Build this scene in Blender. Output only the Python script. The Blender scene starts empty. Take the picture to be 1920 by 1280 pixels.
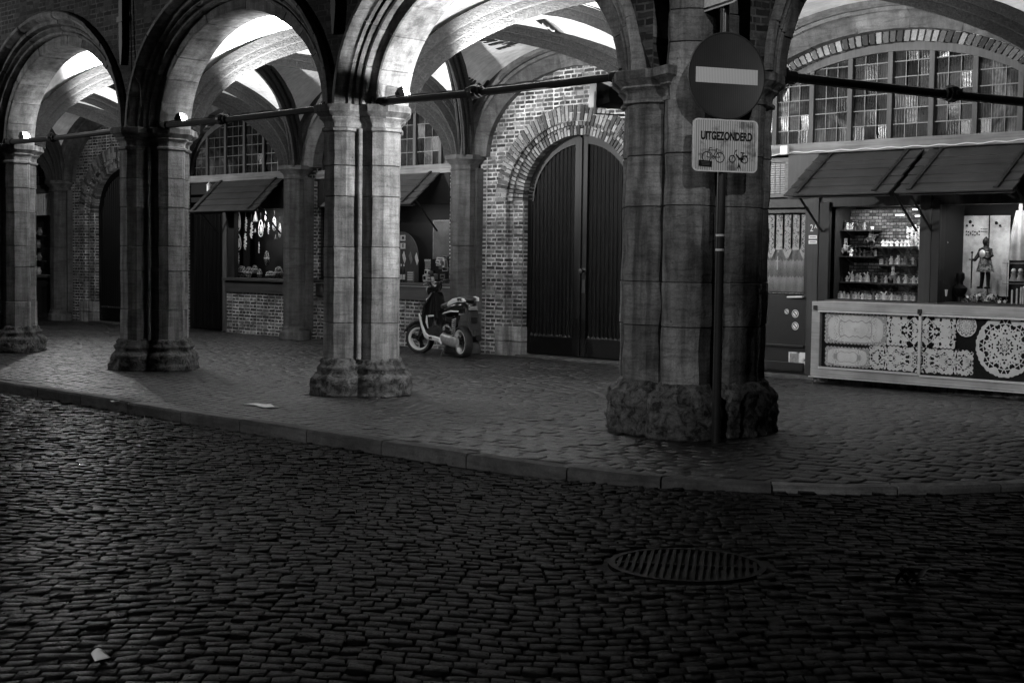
import bpy, math, random
import numpy as np
from math import sin, cos, pi, sqrt, radians, atan2
from mathutils import Matrix, Vector, noise
random.seed(7)
S = bpy.context.scene
COL = S.collection

# ---------------------------------------------------------------- camera
F = 2667.0
CAM = Vector((8.03, -10.015, 1.5))
cd = bpy.data.cameras.new('camera')
cd.sensor_width = 36; cd.lens = F / 1920 * 36; cd.clip_start = .1; cd.clip_end = 400
cam = bpy.data.objects.new('camera', cd); COL.objects.link(cam)
RM = Matrix.Rotation(radians(45), 3, 'Z') @ Matrix.Rotation(pi / 2 - math.atan(152 / F), 3, 'X') @ Matrix.Rotation(.013, 3, 'Z')
cam.matrix_world = Matrix.Translation(CAM) @ RM.to_4x4()
S.camera = cam

def at(px, py, Y=None, Z=None):
    d = RM @ Vector(((px - 960) / F, (640 - py) / F, -1))
    t = (Y - CAM.y) / d.y if Y is not None else (Z - CAM.z) / d.z
    return CAM + d * t

# ---------------------------------------------------------------- night sky, exposure
W = bpy.data.worlds.new('World'); S.world = W; W.use_nodes = True
wn = W.node_tree; wn.nodes.clear()
wo = wn.nodes.new('ShaderNodeOutputWorld'); wb = wn.nodes.new('ShaderNodeBackground')
wb.inputs[0].default_value = (.9, .9, .9, 1); wb.inputs[1].default_value = .001
wn.links.new(wb.outputs[0], wo.inputs[0])
S.view_settings.view_transform = 'Standard'; S.view_settings.look = 'None'
S.view_settings.exposure = .3; S.view_settings.gamma = 1
S.cycles.max_bounces = 6; S.cycles.diffuse_bounces = 4; S.cycles.glossy_bounces = 3; S.cycles.transparent_max_bounces = 12
S.cycles.sample_clamp_indirect = 3.0

def light(name, kind, loc, power, size=.1, to=None, angle=None, blend=.6, sy=None):
    l = bpy.data.lights.new(name, kind); l.energy = power
    if kind == 'AREA':
        l.size = size
        if sy: l.shape = 'RECTANGLE'; l.size_y = sy
    else: l.shadow_soft_size = size
    if kind == 'SPOT': l.spot_size = radians(angle or 120); l.spot_blend = blend
    o = bpy.data.objects.new(name, l); COL.objects.link(o); o.location = loc
    if to is not None:
        o.rotation_euler = (Vector(to) - Vector(loc)).to_track_quat('-Z', 'Y').to_euler()
    return o

# street lamps further along the square (outside the frame), plus added fill spots
light('street_and_fill_light', 'SPOT', (-17, -1.2, 6.5), 200, .15, (-8, -4.5, 0), 80, .9)
light('street_and_fill_light', 'SPOT', (1.5, -13, 7.0), 950, .1, (.2, .2, 2.6), 24, .5)
light('street_and_fill_light', 'SPOT', (3.5, -15, 7), 1300, .2, (.9, -7.0, 0), 54, 1.0)  # added fill spot behind the camera, brightens paper scrap and left foreground
light('street_and_fill_light', 'SPOT', (-21, -8.5, 4.6), 1500, .12, (-10.5, -.3, 3.2), 50, .9)
light('street_and_fill_light', 'SPOT', (11, -9, 7.5), 1700, .12, (.9, -.4, 3.1), 12, .9)  # added narrow fill spot, brightens the sign from the right

# ---------------------------------------------------------------- helpers
class MB:
    def __init__(s): s.v = []; s.f = []
    def add(s, vs, fs, M=None):
        b = len(s.v)
        s.v += [tuple(M @ Vector(p)) for p in vs] if M is not None else [tuple(p) for p in vs]
        s.f += [tuple(b + i for i in f) for f in fs]; return s
    def box(s, x0, y0, z0, x1, y1, z1, M=None):
        if x0 > x1: x0, x1 = x1, x0
        if y0 > y1: y0, y1 = y1, y0
        if z0 > z1: z0, z1 = z1, z0
        v = [(x, y, z) for z in (z0, z1) for y in (y0, y1) for x in (x0, x1)]
        return s.add(v, [(0, 2, 3, 1), (4, 5, 7, 6), (0, 1, 5, 4), (2, 6, 7, 3), (0, 4, 6, 2), (1, 3, 7, 5)], M)
    def prism(s, poly, a, b, axis='z', M=None):
        n = len(poly)
        mk = {'z': lambda p, h: (p[0], p[1], h), 'y': lambda p, h: (p[0], h, p[1]), 'x': lambda p, h: (h, p[0], p[1])}[axis]
        v = [mk(p, a) for p in poly] + [mk(p, b) for p in poly]
        f = [tuple(range(n))[::-1], tuple(range(n, 2 * n))] + [(i, (i + 1) % n, n + (i + 1) % n, n + i) for i in range(n)]
        return s.add(v, f, M)
    def loft(s, rings, cap=True, closed=True, M=None):
        n = len(rings[0]); v = [p for r in rings for p in r]; f = []
        m = n if closed else n - 1
        for k in range(len(rings) - 1):
            for i in range(m):
                j = (i + 1) % n
                f.append((k * n + i, k * n + j, (k + 1) * n + j, (k + 1) * n + i))
        if cap and closed: f += [tuple(range(n))[::-1], tuple(range((len(rings) - 1) * n, len(rings) * n))]
        return s.add(v, f, M)
    def tube(s, pts, r, n=8, M=None):
        pts = [Vector(p) for p in pts]; rings = []
        rr = r if isinstance(r, (list, tuple)) else [r] * len(pts)
        up = Vector((0, 0, 1))
        for i, p in enumerate(pts):
            t = (pts[min(i + 1, len(pts) - 1)] - pts[max(i - 1, 0)]).normalized()
            a = t.cross(up)
            if a.length < .05: a = t.cross(Vector((1, 0, 0)))
            a.normalize(); b = t.cross(a)
            rings.append([tuple(p + a * (rr[i] * cos(2 * pi * k / n)) + b * (rr[i] * sin(2 * pi * k / n))) for k in range(n)])
        return s.loft(rings, M=M)
    def lathe(s, prof, n=16, M=None):
        return s.loft([[(r * cos(2 * pi * k / n), r * sin(2 * pi * k / n), z) for k in range(n)] for r, z in prof], M=M)
    def ball(s, c, r, n=10, sc=(1, 1, 1)):
        M = Matrix.Translation(Vector(c)) @ Matrix.Diagonal((sc[0], sc[1], sc[2], 1))
        return s.lathe([(r * sin(pi * k / 6) + 1e-4, -r * cos(pi * k / 6)) for k in range(7)], n, M)
    def grid(s, fn, nu, nv, M=None):
        v = [fn(i / nu, j / nv) for j in range(nv + 1) for i in range(nu + 1)]
        f = [(j * (nu + 1) + i, j * (nu + 1) + i + 1, (j + 1) * (nu + 1) + i + 1, (j + 1) * (nu + 1) + i) for j in range(nv) for i in range(nu)]
        return s.add(v, f, M)
    def build(s, name, m, parent=None, smooth=False, bev=0, fixn=True):
        me = bpy.data.meshes.new(name)
        vs = s.v
        if parent is not None and 'Minv' in MINV.get(parent.name, {}):
            Mi = MINV[parent.name]['Minv']; vs = [tuple(Mi @ Vector(p)) for p in vs]
        me.from_pydata(vs, [], s.f); me.update()
        if fixn:
            import bmesh
            bm = bmesh.new(); bm.from_mesh(me); bmesh.ops.recalc_face_normals(bm, faces=bm.faces); bm.to_mesh(me); bm.free()
        if smooth:
            for p in me.polygons: p.use_smooth = True
            if smooth != 'all':
                try: me.set_sharp_from_angle(angle=radians(38))
                except Exception: pass
        if m is not None: me.materials.append(m)
        o = bpy.data.objects.new(name, me); COL.objects.link(o)
        if parent is not None: o.parent = parent
        if bev:
            b = o.modifiers.new('bevel', 'BEVEL'); b.width = bev; b.segments = 2; b.limit_method = 'ANGLE'; b.angle_limit = radians(40)
        return o
MINV = {}
def tag(o, label, cat, group=None):
    o['label'] = label; o['category'] = cat
    if group: o['group'] = group
    return o
def struct(o): o['kind'] = 'structure'; return o
def thing(name, label, cat, loc=(0, 0, 0), rz=0, group=None, world=True):
    """Empty at the base; with world=True parts given in world coordinates are moved into its frame."""
    o = bpy.data.objects.new(name, None); COL.objects.link(o)
    o.location = loc; o.rotation_euler = (0, 0, rz); o.empty_display_size = .1
    if world:
        MINV[o.name] = {'Minv': (Matrix.Translation(Vector(loc)) @ Matrix.Rotation(rz, 4, 'Z')).inverted()}
    return tag(o, label, cat, group)
def subworld(child, parent):
    if parent.name in MINV: MINV[child.name] = MINV[parent.name]
    return child
def copy_tree(o, parent=None):
    c = o.copy(); COL.objects.link(c)
    if parent is not None: c.parent = parent
    for ch in list(o.children): copy_tree(ch, c)
    return c
def R(z=0, x=0, y=0): return Matrix.Rotation(z, 4, 'Z') @ Matrix.Rotation(y, 4, 'Y') @ Matrix.Rotation(x, 4, 'X')
def T(*p): return Matrix.Translation(Vector(p))
def text(name, s, size, m, parent, M, depth=.002, sx=1, bold=0, align='CENTER'):
    cu = bpy.data.curves.new(name, 'FONT'); cu.body = s; cu.size = size; cu.extrude = depth; cu.offset = bold
    cu.align_x = align; cu.align_y = 'CENTER'
    t = bpy.data.objects.new('tmp', cu); COL.objects.link(t)
    dg = bpy.context.evaluated_depsgraph_get()
    me = bpy.data.meshes.new_from_object(t.evaluated_get(dg)); bpy.data.objects.remove(t)
    if parent is not None and parent.name in MINV: M = MINV[parent.name]['Minv'] @ M
    me.transform(M @ Matrix.Diagonal((sx, 1, 1, 1))); me.materials.clear(); me.materials.append(m)
    o = bpy.data.objects.new(name, me); COL.objects.link(o)
    if parent is not None: o.parent = parent
    return o

# ---------------------------------------------------------------- materials
class G:
    def __init__(s, name):
        s.m = bpy.data.materials.new(name); s.m.use_nodes = True; s.t = s.m.node_tree; s.t.nodes.clear()
        s.out = s.t.nodes.new('ShaderNodeOutputMaterial')
        s.co = s.n('TexCoord').outputs['Object']
    def n(s, kind, props=None, **inp):
        x = s.t.nodes.new('ShaderNode' + kind)
        for k, v in (props or {}).items(): setattr(x, k, v)
        for k, v in inp.items():
            key = int(k[1:]) if k[0] == 'i' and k[1:].isdigit() else k.replace('_', ' ')
            s.set(x.inputs[key], v)
        return x
    def set(s, sock, v):
        if isinstance(v, bpy.types.NodeSocket): s.t.links.new(v, sock)
        elif isinstance(v, (int, float)) and sock.type == 'RGBA': sock.default_value = (v, v, v, 1)
        else: sock.default_value = v
    def math(s, op, a, b=0, c=None):
        kw = dict(i0=a, i1=b)
        if c is not None: kw['i2'] = c
        return s.n('Math', {'operation': op}, **kw).outputs[0]
    def vec(s, sc=(1, 1, 1), loc=(0, 0, 0), src=None):
        return s.n('Mapping', None, Vector=src or s.co, Scale=sc, Location=loc).outputs[0]
    def noise(s, scale, detail=4, rough=.55, v=None, dist=0):
        return s.n('TexNoise', None, Vector=v or s.co, Scale=float(scale), Detail=float(detail), Roughness=rough, Distortion=float(dist)).outputs[0]
    def ramp(s, f, stops):
        r = s.n('ValToRGB', None, i0=f); e = r.color_ramp.elements
        while len(e) < len(stops): e.new(.5)
        for q, (p, c) in zip(e, stops): q.position = p; q.color = (c, c, c, 1)
        return r.outputs[0]
    def mul(s, a, b): return s.math('MULTIPLY', a, b)
    def mix(s, f, a, b):
        x = s.n('Mix', {'data_type': 'FLOAT'}); s.set(x.inputs[0], f); s.set(x.inputs[2], a); s.set(x.inputs[3], b); return x.outputs[0]
    def fin(s, col, rough=.8, bump=None, bs=.3, bd=.01, spec=.4, metal=0, disp=None):
        p = s.n('BsdfPrincipled'); s.set(p.inputs['Base Color'], col); s.set(p.inputs['Roughness'], rough)
        p.inputs['Specular IOR Level'].default_value = spec; p.inputs['Metallic'].default_value = metal
        if bump is not None:
            b = s.n('Bump', None, Strength=bs, Distance=bd, Height=bump); s.t.links.new(b.outputs[0], p.inputs['Normal'])
        s.t.links.new(p.outputs[0], s.out.inputs[0]); return s.m

def m_plain(name, c, rough=.6, var=.25, scale=12, spec=.4, metal=0, bump=.15):
    g = G(name); f = g.noise(scale, 5)
    col = g.mul(c, g.ramp(f, [(.25, 1 - var), (.75, 1 + var)]))
    return g.fin(col, rough, f, bump, .004, spec, metal)
def m_stone(name, c, dark=.35, streak=.5, rough=.85, veins=True, soot=0, bs=.55):
    g = G(name)
    big = g.noise(1.3, 5, .6); mid = g.noise(7, 6, .65, dist=.4); fine = g.noise(60, 6, .7)
    st = g.noise(1, 5, .6, v=g.vec((9, 9, .8)))
    rnd = g.n('ObjectInfo').outputs['Random']
    v = g.mul(g.ramp(big, [(.3, 1 - dark), (.7, 1.15)]), g.ramp(mid, [(.3, .7), (.62, 1.12)]))
    v = g.mul(v, g.ramp(g.n('NewGeometry').outputs['Random Per Island'], [(0, .68), (1, 1.22)]))
    v = g.mul(v, g.ramp(st, [(.35, 1 - streak), (.6, 1.1)]))
    v = g.mul(v, g.ramp(fine, [(.3, .72), (.7, 1.2)]))
    lay = g.noise(1, 6, .7, v=g.vec((3.5, 3.5, 26)), dist=.5); v = g.mul(v, g.ramp(lay, [(.36, .68), (.52, 1.05)]))
    h = g.math('ADD', g.math('ADD', g.mul(mid, .6), g.mul(lay, .35)), g.mul(fine, .35))
    if veins:
        w = g.n('TexWave', {'wave_type': 'BANDS', 'bands_direction': 'Z'}, Vector=g.co, Scale=3.2, Distortion=14.0, Detail=4.0, Detail_Scale=1.6).outputs[1]
        v = g.mul(v, g.ramp(w, [(.02, .86), (.12, 1)])); h = g.math('ADD', h, g.mul(g.ramp(w, [(0, 0), (.12, 1)]), .12))
    vo = g.n('TexVoronoi', None, Vector=g.vec((1, 1, 1.4)), Scale=9.0).outputs[0]
    pit = g.ramp(vo, [(.04, .35), (.13, 1)]); pm = g.ramp(g.noise(2.2, 2), [(.5, 0), (.62, 1)])
    v = g.mul(v, g.mix(pm, 1.0, pit)); h = g.math('ADD', h, g.mul(g.mix(pm, 1.0, pit), .3))
    if soot:
        chip = g.noise(11, 6, .75, dist=.8); v = g.mul(v, g.ramp(chip, [(.40, .18), (.50, .8), (.64, 1.35)])); h = g.math('ADD', h, g.mul(chip, 1.2))
        sx = g.n('SeparateXYZ', None, Vector=g.co).outputs[2]
        s2 = g.ramp(g.math('ADD', g.mul(big, .8), g.mul(mid, .5)), [(.5, 1), (.75, 1 - soot)]); v = g.mul(v, s2)
    return g.fin(g.mul(v, c), rough, h, bs, .02, .3)
def m_brick(name, c1, c2, mort, w=.185, h=.062, mw=.011, bs=.8, flem=True, stain=.5, lowdark=0):
    g = G(name)
    s = g.n('SeparateXYZ', None, Vector=g.co)
    u = g.math('ADD', s.outputs[0], s.outputs[1])
    nx = g.noise(6, 3); 
    uu = g.math('ADD', u, g.mul(g.math('SUBTRACT', nx, .5), .05)); zz = g.math('ADD', s.outputs[2], g.mul(g.math('SUBTRACT', g.noise(7, 3), .5), .028))
    v = g.n('CombineXYZ', None, X=uu, Y=zz, Z=0.0).outputs[0]
    b = g.n('TexBrick', {'offset': .5, 'squash': .58 if flem else 1, 'squash_frequency': 2}, Vector=v, Color1=(c1, c1, c1, 1), Color2=(c2, c2, c2, 1), Mortar=(mort, mort, mort, 1), Scale=1.0,
            Mortar_Size=mw, Mortar_Smooth=.35, Bias=0.0, Brick_Width=w, Row_Height=h)
    # per-brick value via a coarse cell noise
    cell = g.n('TexWhiteNoise', {'noise_dimensions': '2D'}, Vector=g.n('VectorMath', {'operation': 'FLOOR'}, i0=g.n('VectorMath', {'operation': 'DIVIDE'}, i0=v, i1=(w, h, 1)).outputs[0]).outputs[0]).outputs[0]
    fine = g.noise(45, 5, .7); big = g.noise(.9, 4, .6)
    brickv = g.mul(b.outputs[0], g.mul(g.ramp(cell, [(0, .3), (.55, .85), (1, 1.8)]), g.ramp(fine, [(.3, .65), (.7, 1.25)])))
    mv = g.mul(mort, g.mul(g.ramp(g.noise(7, 5, .75), [(.36, .3), (.6, 1.1)]), g.ramp(g.noise(1.6, 4, .6), [(.38, .35), (.6, 1.05)])))
    v2 = g.mix(b.outputs[1], brickv, mv)
    v2 = g.mul(v2, g.ramp(big, [(.3, 1 - stain), (.65, 1.15)]))
    hh = g.math('SUBTRACT', g.mul(fine, .3), g.mul(b.outputs[1], .7))
    return g.fin(v2, .85, hh, bs, .012, .25)
def m_wood(name, c, rough=.6, var=.5, axis='z', spec=.4, sc=1.0):
    g = G(name); k = {'x': (1.2, 30, 30), 'z': (30, 30, 1.2), 'y': (30, 1.2, 30)}[axis]
    f = g.noise(sc, 6, .6, v=g.vec(k), dist=.5); f2 = g.noise(2.5, 4)
    v = g.mul(g.ramp(f, [(.3, 1 - var), (.7, 1 + var * .6)]), g.ramp(f2, [(.3, .7), (.7, 1.25)]))
    return g.fin(g.mul(v, c), rough, f, .35, .004, spec)
def m_emit(name, c, s):
    g = G(name); e = g.n('Emission', None, Color=c, Strength=float(s)); g.t.links.new(e.outputs[0], g.out.inputs[0]); return g.m
def m_glass(name, refl=.12, tint=.7, wav=0.0):
    g = G(name); tr = g.n('BsdfTransparent', None, Color=(tint, tint, tint, 1)); gl = g.n('BsdfGlossy', None, Color=(1, 1, 1, 1), Roughness=.03)
    if wav:
        b = g.n('Bump', None, Strength=wav, Distance=.01, Height=g.noise(5, 3)); g.t.links.new(b.outputs[0], gl.inputs['Normal'])
    lw = g.n('LayerWeight').outputs['Facing']; fr = g.math('ADD', .03, g.mul(.9, g.math('POWER', lw, 5)))
    mx = g.n('MixShader'); g.set(mx.inputs[0], g.math('MAXIMUM', fr, refl * .6)); g.t.links.new(tr.outputs[0], mx.inputs[1]); g.t.links.new(gl.outputs[0], mx.inputs[2])
    g.t.links.new(mx.outputs[0], g.out.inputs[0]); return g.m
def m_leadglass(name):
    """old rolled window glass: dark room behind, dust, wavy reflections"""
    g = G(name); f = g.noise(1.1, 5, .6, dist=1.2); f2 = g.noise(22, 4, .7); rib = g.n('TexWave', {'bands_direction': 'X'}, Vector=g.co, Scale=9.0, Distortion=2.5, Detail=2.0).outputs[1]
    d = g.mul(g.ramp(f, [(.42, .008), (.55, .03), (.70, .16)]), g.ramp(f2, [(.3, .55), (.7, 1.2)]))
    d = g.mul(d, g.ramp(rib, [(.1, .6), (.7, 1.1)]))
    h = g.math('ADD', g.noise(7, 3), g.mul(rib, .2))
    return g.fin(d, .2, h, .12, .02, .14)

M_ = {}
M_['pier'] = m_stone('pier_stone', .34, dark=.5, streak=.6, veins=False)
M_['corner'] = m_stone('weathered_corner_stone', .32, dark=.55, streak=.65, veins=True, bs=.8)
M_['base'] = m_stone('eroded_base_stone', .34, dark=.75, streak=.2, veins=False, soot=.55, bs=1.0)
M_['arch'] = m_stone('arch_stone', .34, dark=.5, streak=.45, veins=False, bs=.4)
g = G('rib_stone'); a = g.noise(1.5, 5, .6); b_ = g.noise(1, 6, .75, v=g.vec((22, 22, 34)), dist=.3); c_ = g.noise(50, 5, .7)
flk = g.ramp(g.math('ADD', g.mul(b_, .7), g.mul(a, .35)), [(.47, .6), (.56, .95), (.68, 1.25)])
M_['rib'] = g.fin(g.mul(.042, g.mul(flk, g.ramp(c_, [(.3, .6), (.7, 1.3)]))), .85, g.math('ADD', b_, g.mul(c_, .4)), 1.0, .03, .3)
M_['column'] = m_stone('blue_stone', .09, dark=.5, streak=.4, veins=False, bs=.5)
M_['darkarch'] = m_stone('dark_arch_stone', .085, dark=.5, streak=.3, veins=False, bs=.5)
M_['plaster'] = None
g = G('vault_plaster'); a = g.noise(.8, 5, .6, dist=.8); b_ = g.noise(5, 5, .7, v=g.vec((1, 3, 1)))
M_['plaster'] = g.fin(g.mul(.8, g.mul(g.ramp(a, [(.35, .62), (.6, 1.05)]), g.ramp(b_, [(.35, .82), (.6, 1.05)]))), .9, b_, .15, .01, .2)
M_['brickfront'] = m_brick('dark_facade_brick', .08, .035, .17, w=.2, h=.065, stain=.45)
M_['brickrear'] = m_brick('rear_wall_brick', .14, .035, .55, w=.205, h=.064, mw=.013, stain=.35)
M_['vouss'] = None
g = G('voussoir_brick'); ri = g.n('NewGeometry').outputs['Random Per Island']; fi = g.noise(45, 5, .7)
M_['vouss'] = g.fin(g.mul(g.ramp(ri, [(0, .02), (.6, .12), (1, .24)]), g.ramp(fi, [(.3, .65), (.7, 1.25)])), .85, fi, .5, .006, .3)
M_['mortar'] = m_plain('lime_mortar', .5, .9, .35, 14)
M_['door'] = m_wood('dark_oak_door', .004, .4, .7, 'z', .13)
M_['wood'] = m_wood('brown_shop_wood', .03, .55, .45, 'x')
M_['woodz'] = m_wood('brown_shop_post', .022, .5, .45, 'z')
M_['beam'] = m_wood('worn_beam_wood', .17, .7, .55, 'x')
M_['awning'] = m_wood('awning_boards', .045, .65, .35, 'x', .3)
M_['frame'] = m_wood('window_frame_wood', .05, .6, .4, 'z')
M_['counterwood'] = m_wood('pale_counter_wood', .3, .6, .25, 'x', .3)
M_['iron'] = m_plain('black_iron', .005, .55, .4, 25)
M_['lead'] = m_plain('lead_came', .1, .45, .3, 30, metal=.3)
M_['glass'] = m_glass('shop_window_glass', .06, .85, .05)
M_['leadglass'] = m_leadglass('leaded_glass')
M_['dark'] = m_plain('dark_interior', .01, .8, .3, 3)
M_['white'] = m_plain('white_paint', .75, .5, .08, 8)
M_['alu'] = m_plain('aluminium_strip', .7, .35, .1, 20, metal=.4)
M_['galv'] = m_plain('dark_painted_steel', .03, .3, .2, 20, spec=.6)
M_['black'] = m_plain('black_paint', .01, .4, .2, 20)
M_['shelfbrick'] = m_brick('display_back_brick_panel', .1, .075, .02, w=.085, h=.04, mw=.006, flem=False, bs=.3, stain=.2)
M_['lamp'] = m_emit('flood_lamp_glass', (1, 1, 1, 1), 60)
M_['tubelamp'] = m_emit('display_tube_lamp', (1, 1, 1, 1), 5)
M_['ceramic'] = m_plain('white_ceramic', .78, .3, .25, 30, spec=.6)
M_['ceramicg'] = m_plain('grey_ceramic', .2, .35, .5, 40, spec=.6)
M_['ceramicd'] = m_plain('dark_pewter', .010, .4, .5, 40, spec=.2)
M_['cob'] = None
def m_cobble(name, c, rough, spec=.5, bs=.7):
    g = G(name); ri = g.n('NewGeometry').outputs['Random Per Island']; fi = g.noise(38, 6, .7); bg = g.noise(.7, 5, .65); sp = g.noise(160, 3, .7)
    v = g.mul(g.ramp(ri, [(0, .45), (.7, 1), (1, 1.5)]), g.mul(g.ramp(fi, [(.3, .6), (.7, 1.3)]), g.ramp(bg, [(.38, .4), (.62, 1.4)])))
    v = g.mul(v, g.ramp(sp, [(.3, .8), (.75, 1.3)]))
    return g.fin(g.mul(v, c), g.ramp(fi, [(.3, rough - .12), (.7, rough + .15)]), fi, bs, .012, spec)
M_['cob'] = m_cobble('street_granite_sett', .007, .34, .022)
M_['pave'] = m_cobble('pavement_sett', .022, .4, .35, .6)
M_['joint'] = m_plain('sand_joint', .016, .9, .4, 40)
M_['kerb'] = m_stone('kerb_stone', .16, dark=.4, streak=0, veins=False)

# ================================================================ GROUND
def in_street_ground(z): pass
KERB = [(-60, -2.45), (-14, -2.5), (-8.2, -2.55), (-4.3, -2.6), (-2.5, -2.6), (-.7, -2.58), (.5, -2.56), (1.2, -2.5), (1.85, -2.36), (2.45, -2.08), (2.95, -1.68), (3.35, -1.2), (3.65, -.62), (3.95, .4), (4.6, 3), (6.6, 11), (15, 45)]
def kerb_side(x, y):
    """signed distance to the kerb line, positive on the street side"""
    best = 9e9; sgn = 1
    for (x0, y0), (x1, y1) in zip(KERB[:-1], KERB[1:]):
        dx, dy = x1 - x0, y1 - y0; t = max(0, min(1, ((x - x0) * dx + (y - y0) * dy) / (dx * dx + dy * dy)))
        d = math.hypot(x - x0 - t * dx, y - y0 - t * dy)
        if d < best - 1e-9: best = d; sgn = 1 if (dx * (y - y0) - dy * (x - x0)) < 0 else -1
    return best * sgn
def street_z(x, y):
    return -.088 + .06 * max(0, min(1, (x - .5) / 2.2))
mb = MB(); mb.add([(-90, -90, -.16), (90, -90, -.16), (90, 90, -.16), (-90, 90, -.16)], [(0, 1, 2, 3)])
struct(mb.build('ground', M_['joint'])) 
# pavement bed (one sheet bounded by the kerb)
poly = []
for i_, (x, y) in enumerate(KERB):
    a_ = KERB[max(0, i_ - 1)]; b_ = KERB[min(len(KERB) - 1, i_ + 1)]; L = math.hypot(b_[0] - a_[0], b_[1] - a_[1])
    poly.append((x - (b_[1] - a_[1]) / L * .06, y + (b_[0] - a_[0]) / L * .06))
poly.append((-60, 45))
mb = MB(); mb.prism(poly[::-1], -.15, -.009)
struct(mb.build('pavement', M_['joint']))
# street bed following the slight slope
mb = MB(); mb.grid(lambda u, v: (-30 + 50 * u, -30 + 50 * v, street_z(-30 + 50 * u, 0) - .013), 60, 4)
struct(mb.build('street', M_['joint']))

def stones(cells, name, mt, label, cat, top=.0, dome=.006, dep=.03, tilt=.006):
    """cells: list of 4 corner quads (x,y) with base z; numpy build of individual setts"""
    n = len(cells); V = np.zeros((n, 12, 3)); rng = np.random.RandomState(3)
    Q = np.array([c[0] for c in cells]); zb = np.array([c[1] for c in cells])
    Q = Q + rng.normal(0, .0035, Q.shape)
    cen = Q.mean(1, keepdims=True)
    tl = rng.normal(0, tilt, (n, 1)); tx = rng.normal(0, 12 * tilt, (n, 1)); ty = rng.normal(0, 12 * tilt, (n, 1))
    for ring, (k, z) in enumerate(((.99, -dep), (.965, -.004), (.90, dome))):
        q = cen + (Q - cen) * k; V[:, ring * 4:ring * 4 + 4, :2] = q
        V[:, ring * 4:ring * 4 + 4, 2] = zb[:, None] + top + z + (tl + tx * (q[:, :, 0] - cen[:, :, 0]) + ty * (q[:, :, 1] - cen[:, :, 1]) if ring else 0)
    base = [(0, 1, 5, 4), (1, 2, 6, 5), (2, 3, 7, 6), (3, 0, 4, 7), (4, 5, 9, 8), (5, 6, 10, 9), (6, 7, 11, 10), (7, 4, 8, 11), (8, 9, 10, 11)]
    Fa = (np.array(base)[None] + (np.arange(n) * 12)[:, None, None]).reshape(-1, 4)
    me = bpy.data.meshes.new(name); me.vertices.add(n * 12); me.vertices.foreach_set('co', V.reshape(-1))
    me.loops.add(Fa.size); me.loops.foreach_set('vertex_index', Fa.reshape(-1).astype(np.int32))
    me.polygons.add(len(Fa)); me.polygons.foreach_set('loop_start', np.arange(0, Fa.size, 4, dtype=np.int32)); me.polygons.foreach_set('loop_total', np.full(len(Fa), 4, dtype=np.int32))
    me.update(calc_edges=True); me.validate()
    sm = np.ones(len(Fa), dtype=bool); me.polygons.foreach_set('use_smooth', sm)
    me.materials.append(mt); o = bpy.data.objects.new(name, me); COL.objects.link(o)
    o['kind'] = 'stuff'; o['label'] = label; o['category'] = cat
    return o
GR = Vector((3.62, -4.33)); GA = radians(0)   # street drain
# street: segmental arcs
cells = []
c45 = cos(radians(45))
def vis(x, y, m=.06):
    v = RM.transposed() @ (Vector((x, y, 0)) - CAM)
    if v.z > -1: return False
    px = v.x / -v.z * F / 960; py = v.y / -v.z * F / 640
    return abs(px) < 1 + m + .5 and py > -1 - m - .3 and py < 1.2
RH = .086; PER = 2.7
for r in range(-70, 300):
    s_ = -16 + random.uniform(0, .12)
    while s_ < 18:
        w = random.uniform(.072, .115)
        def pt(ss, rr):
            t = rr * RH + .20 * abs(cos(pi * ss / PER)) ** 1.6 + .03 * noise.noise(Vector((ss * .6, rr * .05, 0)))
            return (ss * c45 - t * c45 + 5.5, ss * c45 + t * c45 - 9.0)
        q = [pt(s_, r), pt(s_ + w, r), pt(s_ + w, r + 1), pt(s_, r + 1)]
        s_ += w
        cx = sum(p[0] for p in q) / 4; cy = sum(p[1] for p in q) / 4
        if cy > -1 and cx < 3: continue
        if not vis(cx, cy): continue
        if math.hypot(cx - GR.x, cy - GR.y) < .44: continue
        if kerb_side(cx, cy) < .075: continue
        q = [(cx + (p[0] - cx) * .985, cy + (p[1] - cy) * .97) for p in q]
        cells.append((q, street_z(cx, cy)))
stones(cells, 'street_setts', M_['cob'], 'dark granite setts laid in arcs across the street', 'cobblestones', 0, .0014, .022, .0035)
# pavement: small setts in rows parallel to the arcade, larger slabs at the corner
cells = []; rh = .105
y = -2.42; row = 0
while y < 6.3:
    x = -27 + random.uniform(0, .15)
    while x < 6:
        big = (y + .25 * x) < -.35 and x > -1.6
        w = random.uniform(.13, .21)
        cx, cy = x + w / 2, y + rh / 2
        if not (kerb_side(cx, cy) > -.19 or big and False) and vis(cx, cy) and not (cx > -1.2 and cy < .75):
            cells.append(([(x, y), (x + w * .97, y), (x + w * .97, y + rh * .95), (x, y + rh * .95)], 0))
        x += w
    y += rh; row += 1
stones(cells, 'pavement_setts', M_['pave'], 'small worn setts paving the arcade walk', 'paving', 0, .001, .02, .0014)
cells = []
for i in range(-40, 60):
    for j in range(-30, 40):
        w, h = .2, .165
        a0 = radians(14)
        s = (i + .5 * (j % 2)) * w; t = j * h
        jx = .03 * sin(i * 7.3 + j * 2.1); s += jx; P2 = [(s, t), (s + w * .985 - jx + .03 * sin((i + 1) * 7.3 + j * 2.1) - .004, t), (s + w * .985 - jx + .03 * sin((i + 1) * 7.3 + j * 2.1) - .004, t + h * .97), (s, t + h * .97)]
        q = [(1 + p[0] * cos(a0) - p[1] * sin(a0), -1 + p[0] * sin(a0) + p[1] * cos(a0)) for p in P2]
        cx = sum(p[0] for p in q) / 4; cy = sum(p[1] for p in q) / 4
        if cx < -1.25 or cy > .8 + .0 * cx or kerb_side(cx, cy) > -.22: continue
        cells.append((q, 0))
stones(cells, 'pavement_slabs', M_['pave'], 'larger square paving slabs around the corner pier', 'paving', 0, .0005, .02, .002)
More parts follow.
